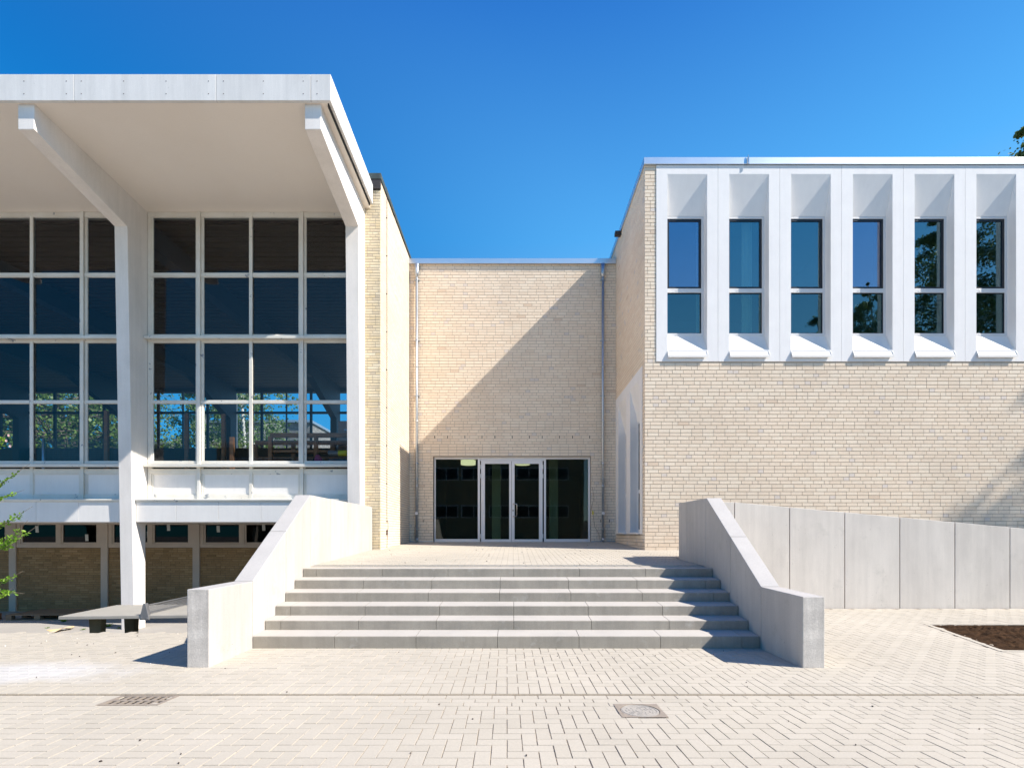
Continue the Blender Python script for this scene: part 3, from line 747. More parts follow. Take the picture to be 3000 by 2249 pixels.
for k in range(NP):
    u0 = PX0 + PP * k
    a, b = u0 + .252, u0 + 1.152
    mb = panel_unit(u0 + .003, u0 + PP - .003, PZ0, PZ1 - .005, a, b, 9.53, 8.705, 5.56, lambda u, n, z: (u, YR - .012 + n * (REC + .012) / REC if n <= REC else YR + n, z))
    child(mb.build('facade_panel', 'render'), cw)
    window_unit(Pf, a, b, 5.946, 8.70, 6.95, 7.045, cw, 'glass_new' if k in (0, 3) else 'glass_teal')
    # sloping sill
    mb = MB(); yb, yf = YR + REC + .002, YR - .052; zb_, zf = 5.95, 5.425; th = .025
    mb.hexa([(a + .003, yf, zf - th), (b - .003, yf, zf - th), (b - .003, yb, zb_ - th), (a + .003, yb, zb_ - th), (a + .003, yf, zf), (b - .003, yf, zf), (b - .003, yb, zb_), (a + .003, yb, zb_)])
    mb.box(a + .003, b - .003, yf - .004, yf + .001, zf - .045, zf + .002)
    for uu in (a + .003, b - .013):
        mb.hexa([(uu, yf, zf), (uu + .01, yf, zf), (uu + .01, yb, zb_), (uu, yb, zb_), (uu, yf, zf + .03), (uu + .01, yf, zf + .03), (uu + .01, yb, zb_ + .03), (uu, yb, zb_ + .03)])
    sl = child(mb.build('sill', 'white'), cw)
mb = MB(); mb.box(PX0, PXE, YR + .05, YR + .2, PZ0 - .003, PZ0 + .02); child(mb.build('panel_bearing', 'dark'), cw)
# side panel with two recesses, facing left
Ps = lambda u, n, z: (XR + n, u, z)
for k, (p0, p1, a, b) in enumerate(((11.145, 12.57, 11.36, 12.29), (12.575, 14.04, 12.72, 13.67))):
    mb = panel_unit(p0, p1, 1.40, 5.28, a, b, 5.05, 4.24, 1.44, lambda u, n, z: (XR - .008 + n * (REC + .008) / REC if n <= REC else XR + n, u, z))
    child(mb.build('facade_panel', 'render'), cw)
    window_unit(Ps, a, b, 1.45, 4.235, 2.43, 2.515, cw)
    mb = MB(); mb.box(XR - .09, XR + REC, a - .02, b + .02, 1.40, 1.445); child(mb.build('sill', 'white', bevel=.003), cw)
# rooms behind the windows
mb = MB()
ya, yb_, xa, xb = YR + .26, 18.0, XR + .26, PXE + 1.5
mb.box(xa, xb, ya, yb_, 5.0, 5.15); mb.box(xa, xb, ya, yb_, 9.3, 9.4); mb.box(xa, xb, yb_, yb_ + .1, 1.0, 9.4)
mb.box(xa, xb, ya, yb_, .95, 1.05); mb.box(xb, xb + .1, ya, yb_, 1.0, 9.4)
mb.box(PX0 + 5.4, PX0 + 5.5, ya + .4, yb_, 5.15, 9.3)
mb.box(XR + .25, XR + .26, SP1 + .02, yb_, 1.05, 9.3)
mb.box(xa, xb, YR + .255, YR + .26, 1.05, 5.2)
child(mb.build('room_interior', 'room'), cw)
# curtains
for X, wd, lab in ((4.28, .22, 'pale curtain edge behind the leftmost upper window'), (5.35, .26, 'pale curtain hanging behind the second upper window')):
    mb = MB(); n = 14
    for i in range(n):
        x0_, x1_ = X + wd * i / n, X + wd * (i + 1) / n; o1, o2 = .03 * math.sin(i * 1.9), .03 * math.sin((i + 1) * 1.9)
        mb.hexa([(x0_ - X, o1, 0), (x1_ - X, o2, 0), (x1_ - X, o2 + .004, 0), (x0_ - X, o1 + .004, 0), (x0_ - X - .0, o1, 3.0), (x1_ - X, o2, 3.0), (x1_ - X, o2 + .004, 3.0), (x0_ - X, o1 + .004, 3.0)])
    cu = tag(mb.build('curtain', 'curtain', loc=(X, YR + .42, 5.9)), lab, 'curtain', 'curtains behind the upper windows')

# ================================================================== GYM HALL (left)
gh = thing('gym_hall', 'older white framed glass hall with a deep white canopy roof', 'building', (-8.5, 11.0, -.72))
def hall(o): return child(o, gh)
ZT = lambda y: 9.40 - .040 * (y - 8.42)
ZS = lambda y: 8.965 - .0605 * (y - 8.42)
XW = -36.0
# brick end wall of the hall, front and side faces
hall(brick_wall('end_wall', None, (0, YL, 0), (1, 0, 0), (0, -1, 0), -3.46, XL, -.72, 9.22, [], .25, .0625, ['brick_old', 'mortar_old'], seed=21, hp=.3, thick=.3, trim=(0, .008)))
hall(brick_wall('side_wall', None, (XL, 0, 0), (0, 1, 0), (1, 0, 0), YL + .0, 17.0, .85, 9.42, [], .25, .0625, ['brick', 'mortar'], seed=22, hp=.2, thick=.3, trim=(.32, 0)))
mb = MB()
mb.box(-3.5, XL + .02, YL - .04, YL + .4, 9.45, 9.58)
mb.prism([(YL + .4, 9.45), (YL + .4, 9.58), (17, 9.42), (17, 9.33), (14, 9.44)], lambda p, c: (c, p[0], p[1]), -3.4, XL + .03)
hall(mb.build('coping', 'copper', bevel=.005))
mb = MB(); mb.box(-3.46, XL + .004, YL - .03, YL + .02, 9.235, 9.448); mb.tube([(-3.13, YL - .035, 9.31), (-3.13, YL - .03, 9.31)], .008, 8)
hall(mb.build('fascia_sheet', 'brown'))
# lightning conductor on the side wall
mb = MB(); mb.tube([(XL + .02, 11.48, 9.5), (XL + .02, 11.48, 1.75), (XL + .03, 11.52, 1.68), (XL + .02, 11.6, 1.55), (XL + .03, 11.5, 1.45), (XL + .02, 11.48, 1.08)], .006, 6)
for z in [1.7 + .9 * q for q in range(9)]: mb.tube([(XL, 11.48, z), (XL + .03, 11.48, z)], .012, 6)
mb.tube([(XL + .02, 11.49, 1.38), (XL + .02, 11.49, 1.50)], .02, 8)
hall(mb.build('lightning_conductor', 'cable'))
# roof slab and soffit
mb = MB()
mb.prism([(8.48, ZS(8.48)), (8.48, ZT(8.48) - .01), (11.0, ZT(11.0) - .01), (24.5, 9.1), (24.5, 8.75), (11.3, ZS(11.3))], lambda p, c: (c, p[0], p[1]), XW, -3.27)
hall(mb.build('canopy_roof', 'soffit'))
# fascia boards
joints = [-22.51, -20.035, -17.56, -15.085, -12.61, -10.135, -7.66, -5.185, -3.535, -3.19]
for a, b in zip(joints, joints[1:]):
    mb = MB(); mb.box(a + .004, b - .004 if b < -3.2 else b, 8.42, 8.475, 8.945, ZT(8.42))
    n = max(1, round((b - a) / .75))
    if b - a > 1:
        xs_ = [a + .13] + [a + .13 + (b - a - .26) * q / n for q in range(1, n)] + [b - .13]
    else: xs_ = [a + .11]
    for x_ in xs_:
        for z in (9.06, 9.28):
            mb.tube([(x_, 8.416, z), (x_, 8.424, z)], .009, 8, m=1)
    hall(mb.build('fascia_board', ['fascia', 'bolt'], bevel=.003))
mb = MB(); mb.prism([(8.476, 8.945), (8.476, ZT(8.42)), (10.95, ZT(10.95)), (10.95, 8.865)], lambda p, c: (c, p[0], p[1]), -3.245, -3.19)
hall(mb.build('fascia_board', 'fascia', bevel=.003))
hall(box('fascia_backing', 'dark', XW, -3.25, 8.4765, 8.479, 8.97, 9.36))
mb = MB(); mb.prism([(8.5, 8.90), (8.5, 9.3), (10.94, 9.2), (10.94, 8.83)], lambda p, c: (c, p[0], p[1]), -3.269, -3.247); hall(mb.build('fascia_gap', 'dark'))
# beams running down into the columns
def bent(X):
    mb = MB()
    prof = [(8.5, ZS(8.5) + .05), (8.5, 8.508), (10.55, 8.11), (10.74, -.73), (11.07, -.73), (11.07, 1.6), (11.22, 1.7), (11.22, 8.85)]
    mb.prism(prof, lambda p, c: (c, p[0], p[1]), X - .285, X)
    return hall(mb.build('column', 'beam', bevel=.008))
for X in (-13.47, -8.43, -3.388): bent(X)
# glazing
YG = 11.12
def bar(mb, a, b, c, d, y0=YG, y1=YG + .06, m=0): mb.box(a, b, y0, y1, c, d, m)
zr = [(7.413, 8.68), (5.996, 7.307), (4.482, 5.797), (3.085, 4.396)]
for bayi, bx0 in enumerate((-13.456, -8.416)):
    bx1 = bx0 + 4.79 - .0
    cols = [(bx0 + .115, bx0 + 1.093), (bx0 + 1.28, bx0 + 2.334), (bx0 + 2.408, bx0 + 3.461), (bx0 + 3.641, bx0 + 4.70)]
    mb = MB()
    zlo, zhi = 2.17, ZS(YG) - .005
    # posts
    bar(mb, bx0, cols[0][0] - .03, 2.2, zhi); bar(mb, cols[3][1] + .03, bx1, 2.2, zhi)
    for i in (0, 2):
        a, b = cols[i][1], cols[i + 1][0]; c = (a + b) / 2
        bar(mb, c - .035, c + .035, 2.2, zhi, YG - .035, YG + .05)
        bar(mb, a + .025, c - .045, 2.2, zhi, YG, YG + .05); bar(mb, c + .045, b - .025, 2.2, zhi, YG, YG + .05)
    a, b = cols[1][1], cols[2][0]; bar(mb, a, b, 2.2, zhi, YG - .012, YG + .05)
    rows = [8.68, 7.413, 7.307, 5.996, 5.797, 4.482, 4.396, 3.085]
    def hbar(c, d, y0=YG - .006):
        for (p, q) in ((bx0, (cols[0][1] + cols[1][0]) / 2 - .036), ((cols[0][1] + cols[1][0]) / 2 + .036, cols[1][1]), (cols[2][0], (cols[2][1] + cols[3][0]) / 2 - .036), ((cols[2][1] + cols[3][0]) / 2 + .036, bx1)):
            bar(mb, p, q, c, d, y0, YG + .052)
    hbar(8.69, zhi); hbar(7.325, 7.395); hbar(5.80, 5.99, YG - .002); hbar(4.40, 4.468)
    hbar(3.02, 3.08); hbar(2.79, 2.90); hbar(2.2, 2.30)
    fr = hall(mb.build('window_frame', 'white_old', bevel=.004))
    fr['label'] = 'flaking cream window grid, ' + ('left bay' if bayi == 0 else 'right bay')
    # sash beads and panes
    mb = MB()
    for (a, b) in cols:
        for (c, d) in zr:
            s = .028; y0, y1 = YG + .012, YG + .045
            bar(mb, a - .03, a, c - .018, d + .018, y0, y1); bar(mb, b, b + .03, c - .018, d + .018, y0, y1)
            bar(mb, a, b, d, d + .02, y0, y1); bar(mb, a, b, c - .02, c, y0, y1)
    mb.build('sash', 'white_old', fr, bevel=.003)
    for (a, b) in cols:
        for (c, d) in zr:
            box('pane', 'glass_hall', a, b, YG + .03, YG + .034, c, d).parent = fr
    # projecting ledges
    cx0, cx1 = bx0 - .014, bx1 + .0
    mb = MB()
    mb.prism([(10.99, 5.85), (10.99, 5.905), (YG + .02, 5.93), (YG + .02, 5.85)], lambda p, c: (c, p[0], p[1]), cx0 + .02, cx1)
    hall(mb.build('ledge', 'white_old', bevel=.003))
    mb = MB()
    mb.prism([(10.99, 2.935), (10.99, 2.995), (YG + .02, 3.02), (YG + .02, 2.935)], lambda p, c: (c, p[0], p[1]), cx0 + .02, cx1)
    hall(mb.build('ledge', 'white_old', bevel=.003))
    mb = MB()
    mb.prism([(10.745, 2.15), (10.745, 2.178), (10.80, 2.185), (YG + .05, 2.21), (YG + .05, 2.12), (10.765, 2.12), (10.765, 2.15)], lambda p, c: (c, p[0], p[1]), cx0 + .01, cx1)
    hall(mb.build('ledge', 'white_old', bevel=.003))
    # solid apron panels
    for (a, b) in cols:
        mb = MB(); bar(mb, a - .01, b + .01, 2.31, 2.785, YG + .02, YG + .05); hall(mb.build('apron_panel', 'white', bevel=.003))
        mb = MB()
        for (p, q, c, d) in ((a - .02, a + .012, 2.30, 2.79), (b - .012, b + .02, 2.30, 2.79), (a + .012, b - .012, 2.768, 2.79), (a + .012, b - .012, 2.30, 2.322)):
            bar(mb, p, q, c, d, YG + .008, YG + .03)
        hall(mb.build('panel_trim', 'white_old'))
    # fascia boards of the floor edge
    fx = bx0 - .004; k = 0
    jj = [fx] + [q for q in ([-7.524, -6.58, -5.635, -4.69] if bayi else [-12.56, -11.6, -10.65, -9.7])] + [bx1]
    for a, b in zip(jj, jj[1:]):
        mb = MB(); mb.box(a + .003, b - .003, 10.78, 10.81, 1.67, 2.118); hall(mb.build('edge_board', 'white', bevel=.002))
    mb = MB(); mb.box(bx0, bx1, 10.815, 13.3, 1.685, 2.1); hall(mb.build('floor_slab', 'beam'))
# undercroft wall, piers and low windows
YU = 13.3
piers = [(298 + .5 * 20 - 1505) / 1417 * YU + 2.52 * q for q in range(-3, 5)]
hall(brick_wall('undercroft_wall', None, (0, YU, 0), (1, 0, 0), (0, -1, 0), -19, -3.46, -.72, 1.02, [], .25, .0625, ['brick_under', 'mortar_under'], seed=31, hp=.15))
piers = [q for q in piers if q < -3.6]
for k, X in enumerate(piers):
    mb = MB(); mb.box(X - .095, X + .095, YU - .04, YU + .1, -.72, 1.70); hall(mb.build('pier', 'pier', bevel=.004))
tags_ = {0: [], 2: [(.35, .45), (1.72, .22)], 3: [(.9, .3), (1.45, .50)], 4: [(.30, .46), (1.55, .50)]}
for k, X in enumerate(piers):
    a, b = X + .097, X + 2.52 - .097
    if a > -3.6: continue
    b = min(b, -3.5)
    mb = MB(); y0, y1 = YU - .02, YU + .06; mid = (a + b) / 2
    mb.box(a, b, y0, y1, 1.03, 1.13); mb.box(a, b, y0, y1, 1.66, 1.70); mb.box(a, a + .10, y0, y1, 1.13, 1.66); mb.box(b - .10, b, y0, y1, 1.13, 1.66); mb.box(mid - .055, mid + .055, y0, y1, 1.13, 1.66)
    for (p, q) in ((a + .10, mid - .055), (mid + .055, b - .10)):
        mb.box(p, p + .045, y0 + .015, y1, 1.13, 1.66); mb.box(q - .045, q, y0 + .015, y1, 1.13, 1.66); mb.box(p + .045, q - .045, y0 + .015, y1, 1.13, 1.175)
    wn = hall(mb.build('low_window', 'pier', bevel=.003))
    mb = MB()
    for (p, q) in ((a + .145, mid - .10), (mid + .10, b - .145)): mb.box(p, q, YU + .02, YU + .025, 1.175, 1.66)
    mb.build('pane', 'glass_low', wn)
    for (du, dz) in tags_.get(k, []):
        mb = MB(); px = a + .145 + du; mb.hexa([(px, YU + .012, 1.175 + dz - .18), (px + .085, YU + .012, 1.175 + dz - .18), (px + .085, YU + .016, 1.175 + dz - .18), (px, YU + .016, 1.175 + dz - .18),
                                (px - .01, YU + .012, 1.175 + dz), (px + .075, YU + .012, 1.175 + dz), (px + .075, YU + .016, 1.175 + dz), (px - .01, YU + .016, 1.175 + dz)])
        nn = mb.build('paper_note', 'tag', wn)
mb = MB(); mb.box(-19, -3.46, YU + .3, 17, 1.0, 1.05); mb.box(-19, -3.46, 16.9, 17, 1.0, 1.7); mb.box(-19, -3.1, YU + .1, 17, 1.70, 1.75); mb.box(-19.1, -19, YU, 17, -.7, 1.75)
hall(mb.build('undercroft_room', 'dark'))
mb = MB(); mb.box(-3.46, -3.30, 11.3, 13.5, -.72, 1.7); hall(mb.build('undercroft_end', 'brick_under'))
# interior of the hall
YF = 23.5
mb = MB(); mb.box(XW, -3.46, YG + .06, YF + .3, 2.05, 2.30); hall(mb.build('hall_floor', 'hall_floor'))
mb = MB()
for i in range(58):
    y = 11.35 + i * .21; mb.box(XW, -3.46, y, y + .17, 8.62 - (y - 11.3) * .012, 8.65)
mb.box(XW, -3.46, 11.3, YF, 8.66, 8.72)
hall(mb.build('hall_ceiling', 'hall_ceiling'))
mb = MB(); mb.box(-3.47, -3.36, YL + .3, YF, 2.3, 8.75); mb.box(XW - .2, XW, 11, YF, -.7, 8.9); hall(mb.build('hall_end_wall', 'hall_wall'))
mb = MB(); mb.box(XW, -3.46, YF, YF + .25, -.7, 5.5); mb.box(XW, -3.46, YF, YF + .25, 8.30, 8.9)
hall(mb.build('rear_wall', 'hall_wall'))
for X in (-33.63, -28.59, -23.55, -18.51, -13.47, -8.43):
    mb = MB(); mb.prism([(11.25, 8.66), (11.25, 8.10), (YF - 3.2, 8.0), (YF - .5, 6.9), (YF - .5, 2.3), (YF - .01, 2.3), (YF - .01, 8.66)], lambda p, c: (c, p[0], p[1]), X - .285, X)
    hall(mb.build('inner_beam', 'hall_frame'))
mb = MB()
for X0_ in (-38.67, -33.63, -28.59, -23.55, -18.51, -13.47, -8.43):
    for q in (1.2, 2.4, 3.6): 
        wd = .11 if q != 2.4 else .05
        mb.box(X0_ + q - wd / 2, X0_ + q + wd / 2, YF + .02, YF + .1, 5.5, 8.3)
mb.box(XW, -3.46, YF + .02, YF + .1, 7.25, 7.36); mb.box(XW, -3.46, YF + .01, YF + .12, 5.5, 5.58)
hall(mb.build('rear_window_frame', 'hall_frame'))
mb = MB()
for X in (-33.63, -28.59, -23.55, -18.51, -13.47, -8.43): mb.box(X - .6, X - .286, YF + .3, YF + .6, 5.4, 8.3)
hall(mb.build('rear_column', 'beam'))

# things stored in the hall
ZH = 2.30
def sp_(px, py, y): return ((px - 1505) / 1417 * y, 1.4 + (1564 - py) / 1417 * y)
def stored_bench(x0, x1, y, zt, lab):
    o = thing('gym_bench', lab, 'bench', (x0, y, ZH), 'upturned wooden gym benches in the hall')
    L = x1 - x0
    mb = MB(); mb.box(0, L, 0, .08, zt - .05, zt + .05); mb.build('top_rail', 'bench', o)
    mb = MB(); mb.box(0, L, -.04, .2, zt - .42, zt - .37); mb.build('seat', 'bench', o)
    n = max(2, int(L / .95) + 1)
    for i in range(n):
        mb = MB(); x = L * i / (n - 1); x = min(max(x, .03), L - .05); mb.box(x - .045, x + .045, -.06, .0, 0, zt - .05); mb.build('leg', 'bench', o)
    return o
stored_bench(-5.86, -3.62, 11.62, 3.78 - ZH, 'front wooden bench frame standing behind the right bay panes')
stored_bench(-6.55, -3.6, 12.25, 3.72 - ZH, 'rear wooden bench frame behind the right bay panes')
for (px, py, yy, lab) in ((680, 1280, 11.5, 'short upright wooden post behind the right bay'), (312, 1203, 11.7, 'tall upright wooden post behind the left bay'),
                          (547, 1210, 12.2, 'dark tall post behind the first pane of the right bay'), (655, 1213, 12.0, 'brown tall post behind the second pane of the right bay')):
    X, Z = sp_(px, py, yy); mb = MB(); mb.box(-.045, .045, -.03, .03, 0, Z - ZH); mb.box(-.08, .08, -.05, .05, 0, .04)
    tag(mb.build('wooden_post', 'bench', loc=(X, yy, ZH)), lab, 'post', 'wooden posts stored in the hall')
mt = thing('mesh_trolley', 'folded mesh sided metal trolley behind the left bay panes', 'trolley', (-11.4, 11.75, ZH))
mb = MB(); w0 = 2.15; z0, z1 = .75, 1.42
for i in range(72): mb.box(w0 * i / 71 - .004, w0 * i / 71 + .004, 0, .006, .1, z1)
for i in range(28): mb.box(0, w0, .006, .01, .1 + i * .048, .108 + i * .048)
mb.build('mesh_side', 'mesh', mt)
mb = MB(); mb.tube([(-.1, -.06, 0), (0, -.06, .5), (.15, -.06, .62), (w0 - .1, -.06, .62), (w0 + .1, -.06, .5), (w0 + .25, -.06, 0)], .03, 8); mb.tube([(0, -.03, 0), (0, -.03, z1)], .03, 8); mb.tube([(w0, -.03, 0), (w0, -.03, z1)], .03, 8)
mb.build('tube_frame', 'galv', mt, smooth=True)
for x in (.2, w0 - .2):
    mb = MB(); mb.tube([(x, -.03, .06), (x, .03, .06)], .06, 12); mb.build('wheel', 'dark', mt)
bd = thing('hook_board', 'pale board with two hooks leaning behind the last pane', 'board', (-3.95, 12.4, ZH))
mb = MB(); mb.box(-.55, .55, 0, .03, .6, 2.0); mb.build('board_panel', 'board', bd)
for x in (-.28, .17):
    mb = MB(); mb.box(x - .02, x + .02, -.015, 0, 1.2, 1.75); mb.tube([(x, -.015, 1.2), (x, -.1, 1.18), (x, -.12, 1.28)], .018, 8); mb.box(x - .12, x + .12, -.012, 0, 1.75, 1.79); mb.build('hook', 'galv', bd)
bg_ = thing('school_bag', 'small pink bag on the hall floor near the yellow rolls', 'bag', (-4.62, 11.4, 3.0))
mb = MB(); mb.tube([(0, 0, .0), (0, 0, .03), (0, 0, .18), (0, 0, .27)], [.09, .12, .10, .03], 12); mb.build('bag_body', 'pink', bg_, smooth=True)
mb = MB(); mb.tube([(-.04, -.11, .2), (-.05, -.14, .1), (-.04, -.12, .03)], .012, 6); mb.build('strap', 'dark', bg_)
for k in range(2):
    rl = thing('padded_roll', ('upper', 'lower')[k] + ' grey padded roll with yellow bands behind the last pane', 'roll', (-4.4, 11.5 + .06 * k, 3.32 - .2 * k), 'padded rolls stored in the hall')
    mb = MB(); mb.tube([(0, 0, 0), (1.0, 0, 0)], .07, 12); mb.build('roll_body', 'net', rl, smooth=True)
    mb = MB(); mb.tube([(.24 + .5 * k, 0, 0), (.5 + .5 * k, 0, 0)], .072, 12); mb.build('band', 'yellow', rl, smooth=True)
box('storage_shelf', 'bench', -6.4, -3.7, 11.35, 12.6, 2.98, 3.02)
o = bpy.data.objects['storage_shelf']; tag(o, 'low wooden shelf inside the hall carrying the stored equipment', 'shelf')

# ================================================================== YARD OBJECTS
# table tennis table in the lower yard
tt_ = thing('tennis_table', 'concrete table tennis table with perforated metal net in the sunken yard', 'table', (-6.25, 8.78, -.72)); tt_.rotation_euler = (0, 0, R(4))
mb = MB(); mb.box(-1.37, 1.37, -.65, .65, .70, .755); mb.build('table_top', 'tabletop', tt_, bevel=.006)
for x, yy in ((-.95, -.38), (-.90, .36), (.90, -.36), (.95, .38)):
    mb = MB(); mb.prism([(x - .105, .70), (x + .105, .70), (x + .075, 0), (x - .075, 0)], lambda p, c: (p[0], c, p[1]), yy - .06, yy + .06)
    mb.build('leg', 'table_leg', tt_, bevel=.01)
mb = MB()
n = 44; z0, z1 = .775, .905; y0, y1 = -.60, .60
for r_ in range(6):
    z = z0 + (z1 - z0) * r_ / 5; mb.box(-.002, .002, y0, y1, z - .004, z + .004)
for i in range(n + 1):
    y = y0 + (y1 - y0) * i / n; mb.box(-.0025, .0025, y - .004, y + .004, z0, z1)
mb.box(-.012, .012, y0, y1, z1 + .005, z1 + .02)
net = mb.build('net', 'net', tt_)
for yy, sgn in ((-.665, 1), (.665, -1)):
    mb = MB(); mb.prism([(-.08, .68), (.08, .68), (.02, .955), (-.02, .955)], lambda p, c: (p[0], c, p[1]), yy, yy + .07 * sgn)
    mb.tube([(-.04, yy - .01 * sgn, .715), (-.04, yy, .715)], .015, 8); mb.tube([(.04, yy - .01 * sgn, .715), (.04, yy, .715)], .015, 8)
    mb.build('net_post', 'net', net, bevel=.006)
# pallet
def pallet(loc, rz, lab, deck=7, size=(1.2, .8)):
    o = thing('pallet', lab, 'pallet', loc, 'wooden pallets in the sunken yard'); o.rotation_euler = (0, 0, rz)
    L, W = size; mb = MB()
    for i in range(deck):
        y = -W / 2 + (W - .1) * i / (deck - 1); mb.box(-L / 2, L / 2, y, y + .1, .12, .142)
    mb.build('deck', 'wood', o)
    for y in (-W / 2, -.05, W / 2 - .1):
        mb = MB(); mb.box(-L / 2, L / 2, y, y + .1, 0, .02); mb.box(-L / 2, -L / 2 + .14, y, y + .1, .02, .118); mb.box(-.07, .07, y, y + .1, .02, .118); mb.box(L / 2 - .14, L / 2, y, y + .1, .02, .118)
        mb.build('runner', 'wood', o)
    return o
pallet((-11.75, 12.35, -.72), .03, 'large weathered wooden pallet lying under the hall behind the table', 8, (1.5, .9))
tb = thing('timber_beam', 'short brown timber beam lying at the left edge under the hall', 'timber', (-13.1, 11.9, -.72)); tb.rotation_euler = (0, 0, .12)
mb = MB(); mb.box(-1.2, .35, -.12, .12, .0, .16); mb.build('beam', 'bench', tb, bevel=.008)
# torn cardboard, stones, weeds
mb = MB(); r2 = random.Random(3)
pts = []
for k in range(16):
    an = 2 * math.pi * k / 16; rr = .16 * (1 + r2.uniform(-.35, .35)); pts.append((math.cos(an) * rr * .75, math.sin(an) * rr * 1.6))
for k in range(16):
    a, b = pts[k], pts[(k + 1) % 16]; h = lambda p: .035 + .03 * math.sin(p[0] * 20 + p[1] * 9)
    mb.quad([(0, 0, .05), (a[0], a[1], h(a)), (b[0], b[1], h(b))]); mb.quad([(0, 0, .046), (b[0], b[1], h(b) - .004), (a[0], a[1], h(a) - .004)])
tag(mb.build('torn_cardboard', 'straw', loc=(-9.92, 10.62, -.715)), 'crumpled yellowish scrap lying on the sunken yard left of the table', 'scrap')
for k, (X, Y, s, lab) in enumerate(((-10.9, 11.73, 1.1, 'dark weed tuft at the edge of the canopy shade'), (-9.56, 10.73, .6, 'tiny weed just left of the near table leg'), (-9.3, 11.09, 1.2, 'bright green weed between the table legs'), (-8.9, 10.9, .6, 'small weed by the far table leg'), (-10.53, 10.92, .5, 'small weed left of the crumpled scrap'))):
    mb = MB()
    for q in range(26):
        an = r2.uniform(0, 6.28); l = r2.uniform(.05, .11) * s; w_ = .014 * s; d = Vector((math.cos(an), math.sin(an), r2.uniform(.2, 1.0))).normalized(); sd_ = Vector((-math.sin(an), math.cos(an), 0)) * w_
        b_ = Vector((r2.uniform(-.03, .03), r2.uniform(-.03, .03), 0)); m_ = b_ + d * l * .5
        mb.quad([b_, m_ - sd_, b_ + d * l, m_ + sd_], t=r2.random())
    tag(mb.build('weed', 'leaf_young', loc=(X, Y, -.72), fix=False), lab, 'weed', 'weeds in the sunken yard')
# litter of tiny leaves and grit
mb = MB()
for k in range(150):
    if k % 3 == 0: X, Y = r2.uniform(-3, 2.8), r2.uniform(7.8, 13.9); z = TERR(Y) + .002
    elif k % 3 == 1: X, Y = r2.uniform(-7, 9), r2.uniform(2.8, 6.0); z = GZ(X, Y) + .002
    else: X, Y = r2.uniform(-9, -3.6), r2.uniform(5.0, 6.8); z = GZ(X, Y) + .002
    if inbed(X, Y): continue
    an = r2.uniform(0, 6.28); l = r2.uniform(.005, .013) * (1.5 if Y > 7 else .8); c, s = math.cos(an) * l, math.sin(an) * l
    mb.hexa([(X - c, Y - s, z), (X + s * .5, Y - c * .5, z), (X + c, Y + s, z), (X - s * .5, Y + c * .5, z), (X - c, Y - s, z + .004), (X + s * .5, Y - c * .5, z + .008), (X + c, Y + s, z + .005), (X - s * .5, Y + c * .5, z + .009)], m=1 if (k % 3 == 2 and k % 2) else 0)
tag(mb.build('leaf_litter', ['brown', 'white']), 'scattered tiny dry leaves and grit on the paving', None, kind='stuff')
# drain grate
dg = thing('drain_grate', 'rusty rectangular cast iron gully grate in the paving', 'drain grate', (-3.18, 4.105, GZ(0, 4.1))); dg.rotation_euler = (-.04, 0, 0)
mb = MB(); W, D = .255, .135; f = .03
mb.box(-W, W, -D, -D + f, -.014, .003); mb.box(-W, W, D - f, D, -.014, .003); mb.box(-W, -W + f, -D + f, D - f, -.014, .003); mb.box(W - f, W, -D + f, D - f, -.014, .003)
mb.build('frame', 'rust', dg)
mb = MB(); mb.box(-W + f, W - f, -.012, .012, -.010, .001)
for i in range(8):
    x = -W + f + (2 * W - 2 * f) * i / 7; mb.box(x - .011, x + .011, -D + f, -.012, -.010, .0); mb.box(x - .011, x + .011, .012, D - f, -.010, .0)
mb.build('bars', 'rust', dg)
mb = MB(); mb.box(-W + .02, W - .02, -D + .02, D - .02, -.30, -.28)
for q in ((-W + .015, W - .015, -D + .015, -D + .02), (-W + .015, W - .015, D - .02, D - .015), (-W + .015, -W + .02, -D + .02, D - .02), (W - .02, W - .015, -D + .02, D - .02)): mb.box(*q, -.28, -.015)
mb.build('pit', 'dark', dg)
# manhole
mh = thing('manhole_cover', 'square iron frame with round patterned manhole lid set in the pavers', 'manhole cover', (1.0, 3.835, GZ(0, 3.83))); mh.rotation_euler = (-.04, 0, 0)
mb = MB(); S = .178; n = 40; rr = .155
ring = [(math.cos(2 * math.pi * k / n) * rr, math.sin(2 * math.pi * k / n) * rr) for k in range(n)]
def sq(a): 
    c, s = math.cos(a), math.sin(a); m_ = max(abs(c), abs(s)); return (c / m_ * S, s / m_ * S * .92)
for k in range(n):
    a0, a1 = 2 * math.pi * k / n, 2 * math.pi * (k + 1) / n
    mb.quad([(*ring[k], .004), (*sq(a0), .004), (*sq(a1), .004), (*ring[(k + 1) % n], .004)]); mb.quad([(*ring[k], .004), (*ring[(k + 1) % n], .004), (*ring[(k + 1) % n], -.02), (*ring[k], -.02)])
mb.box(-S, S, -S * .92, S * .92, -.06, -.03)
mb.build('frame', 'rust', mh)
mb = MB(); mb.tube([(0, 0, -.02), (0, 0, .001)], .148, 40); mb.build('lid', 'iron', mh)
mb = MB()
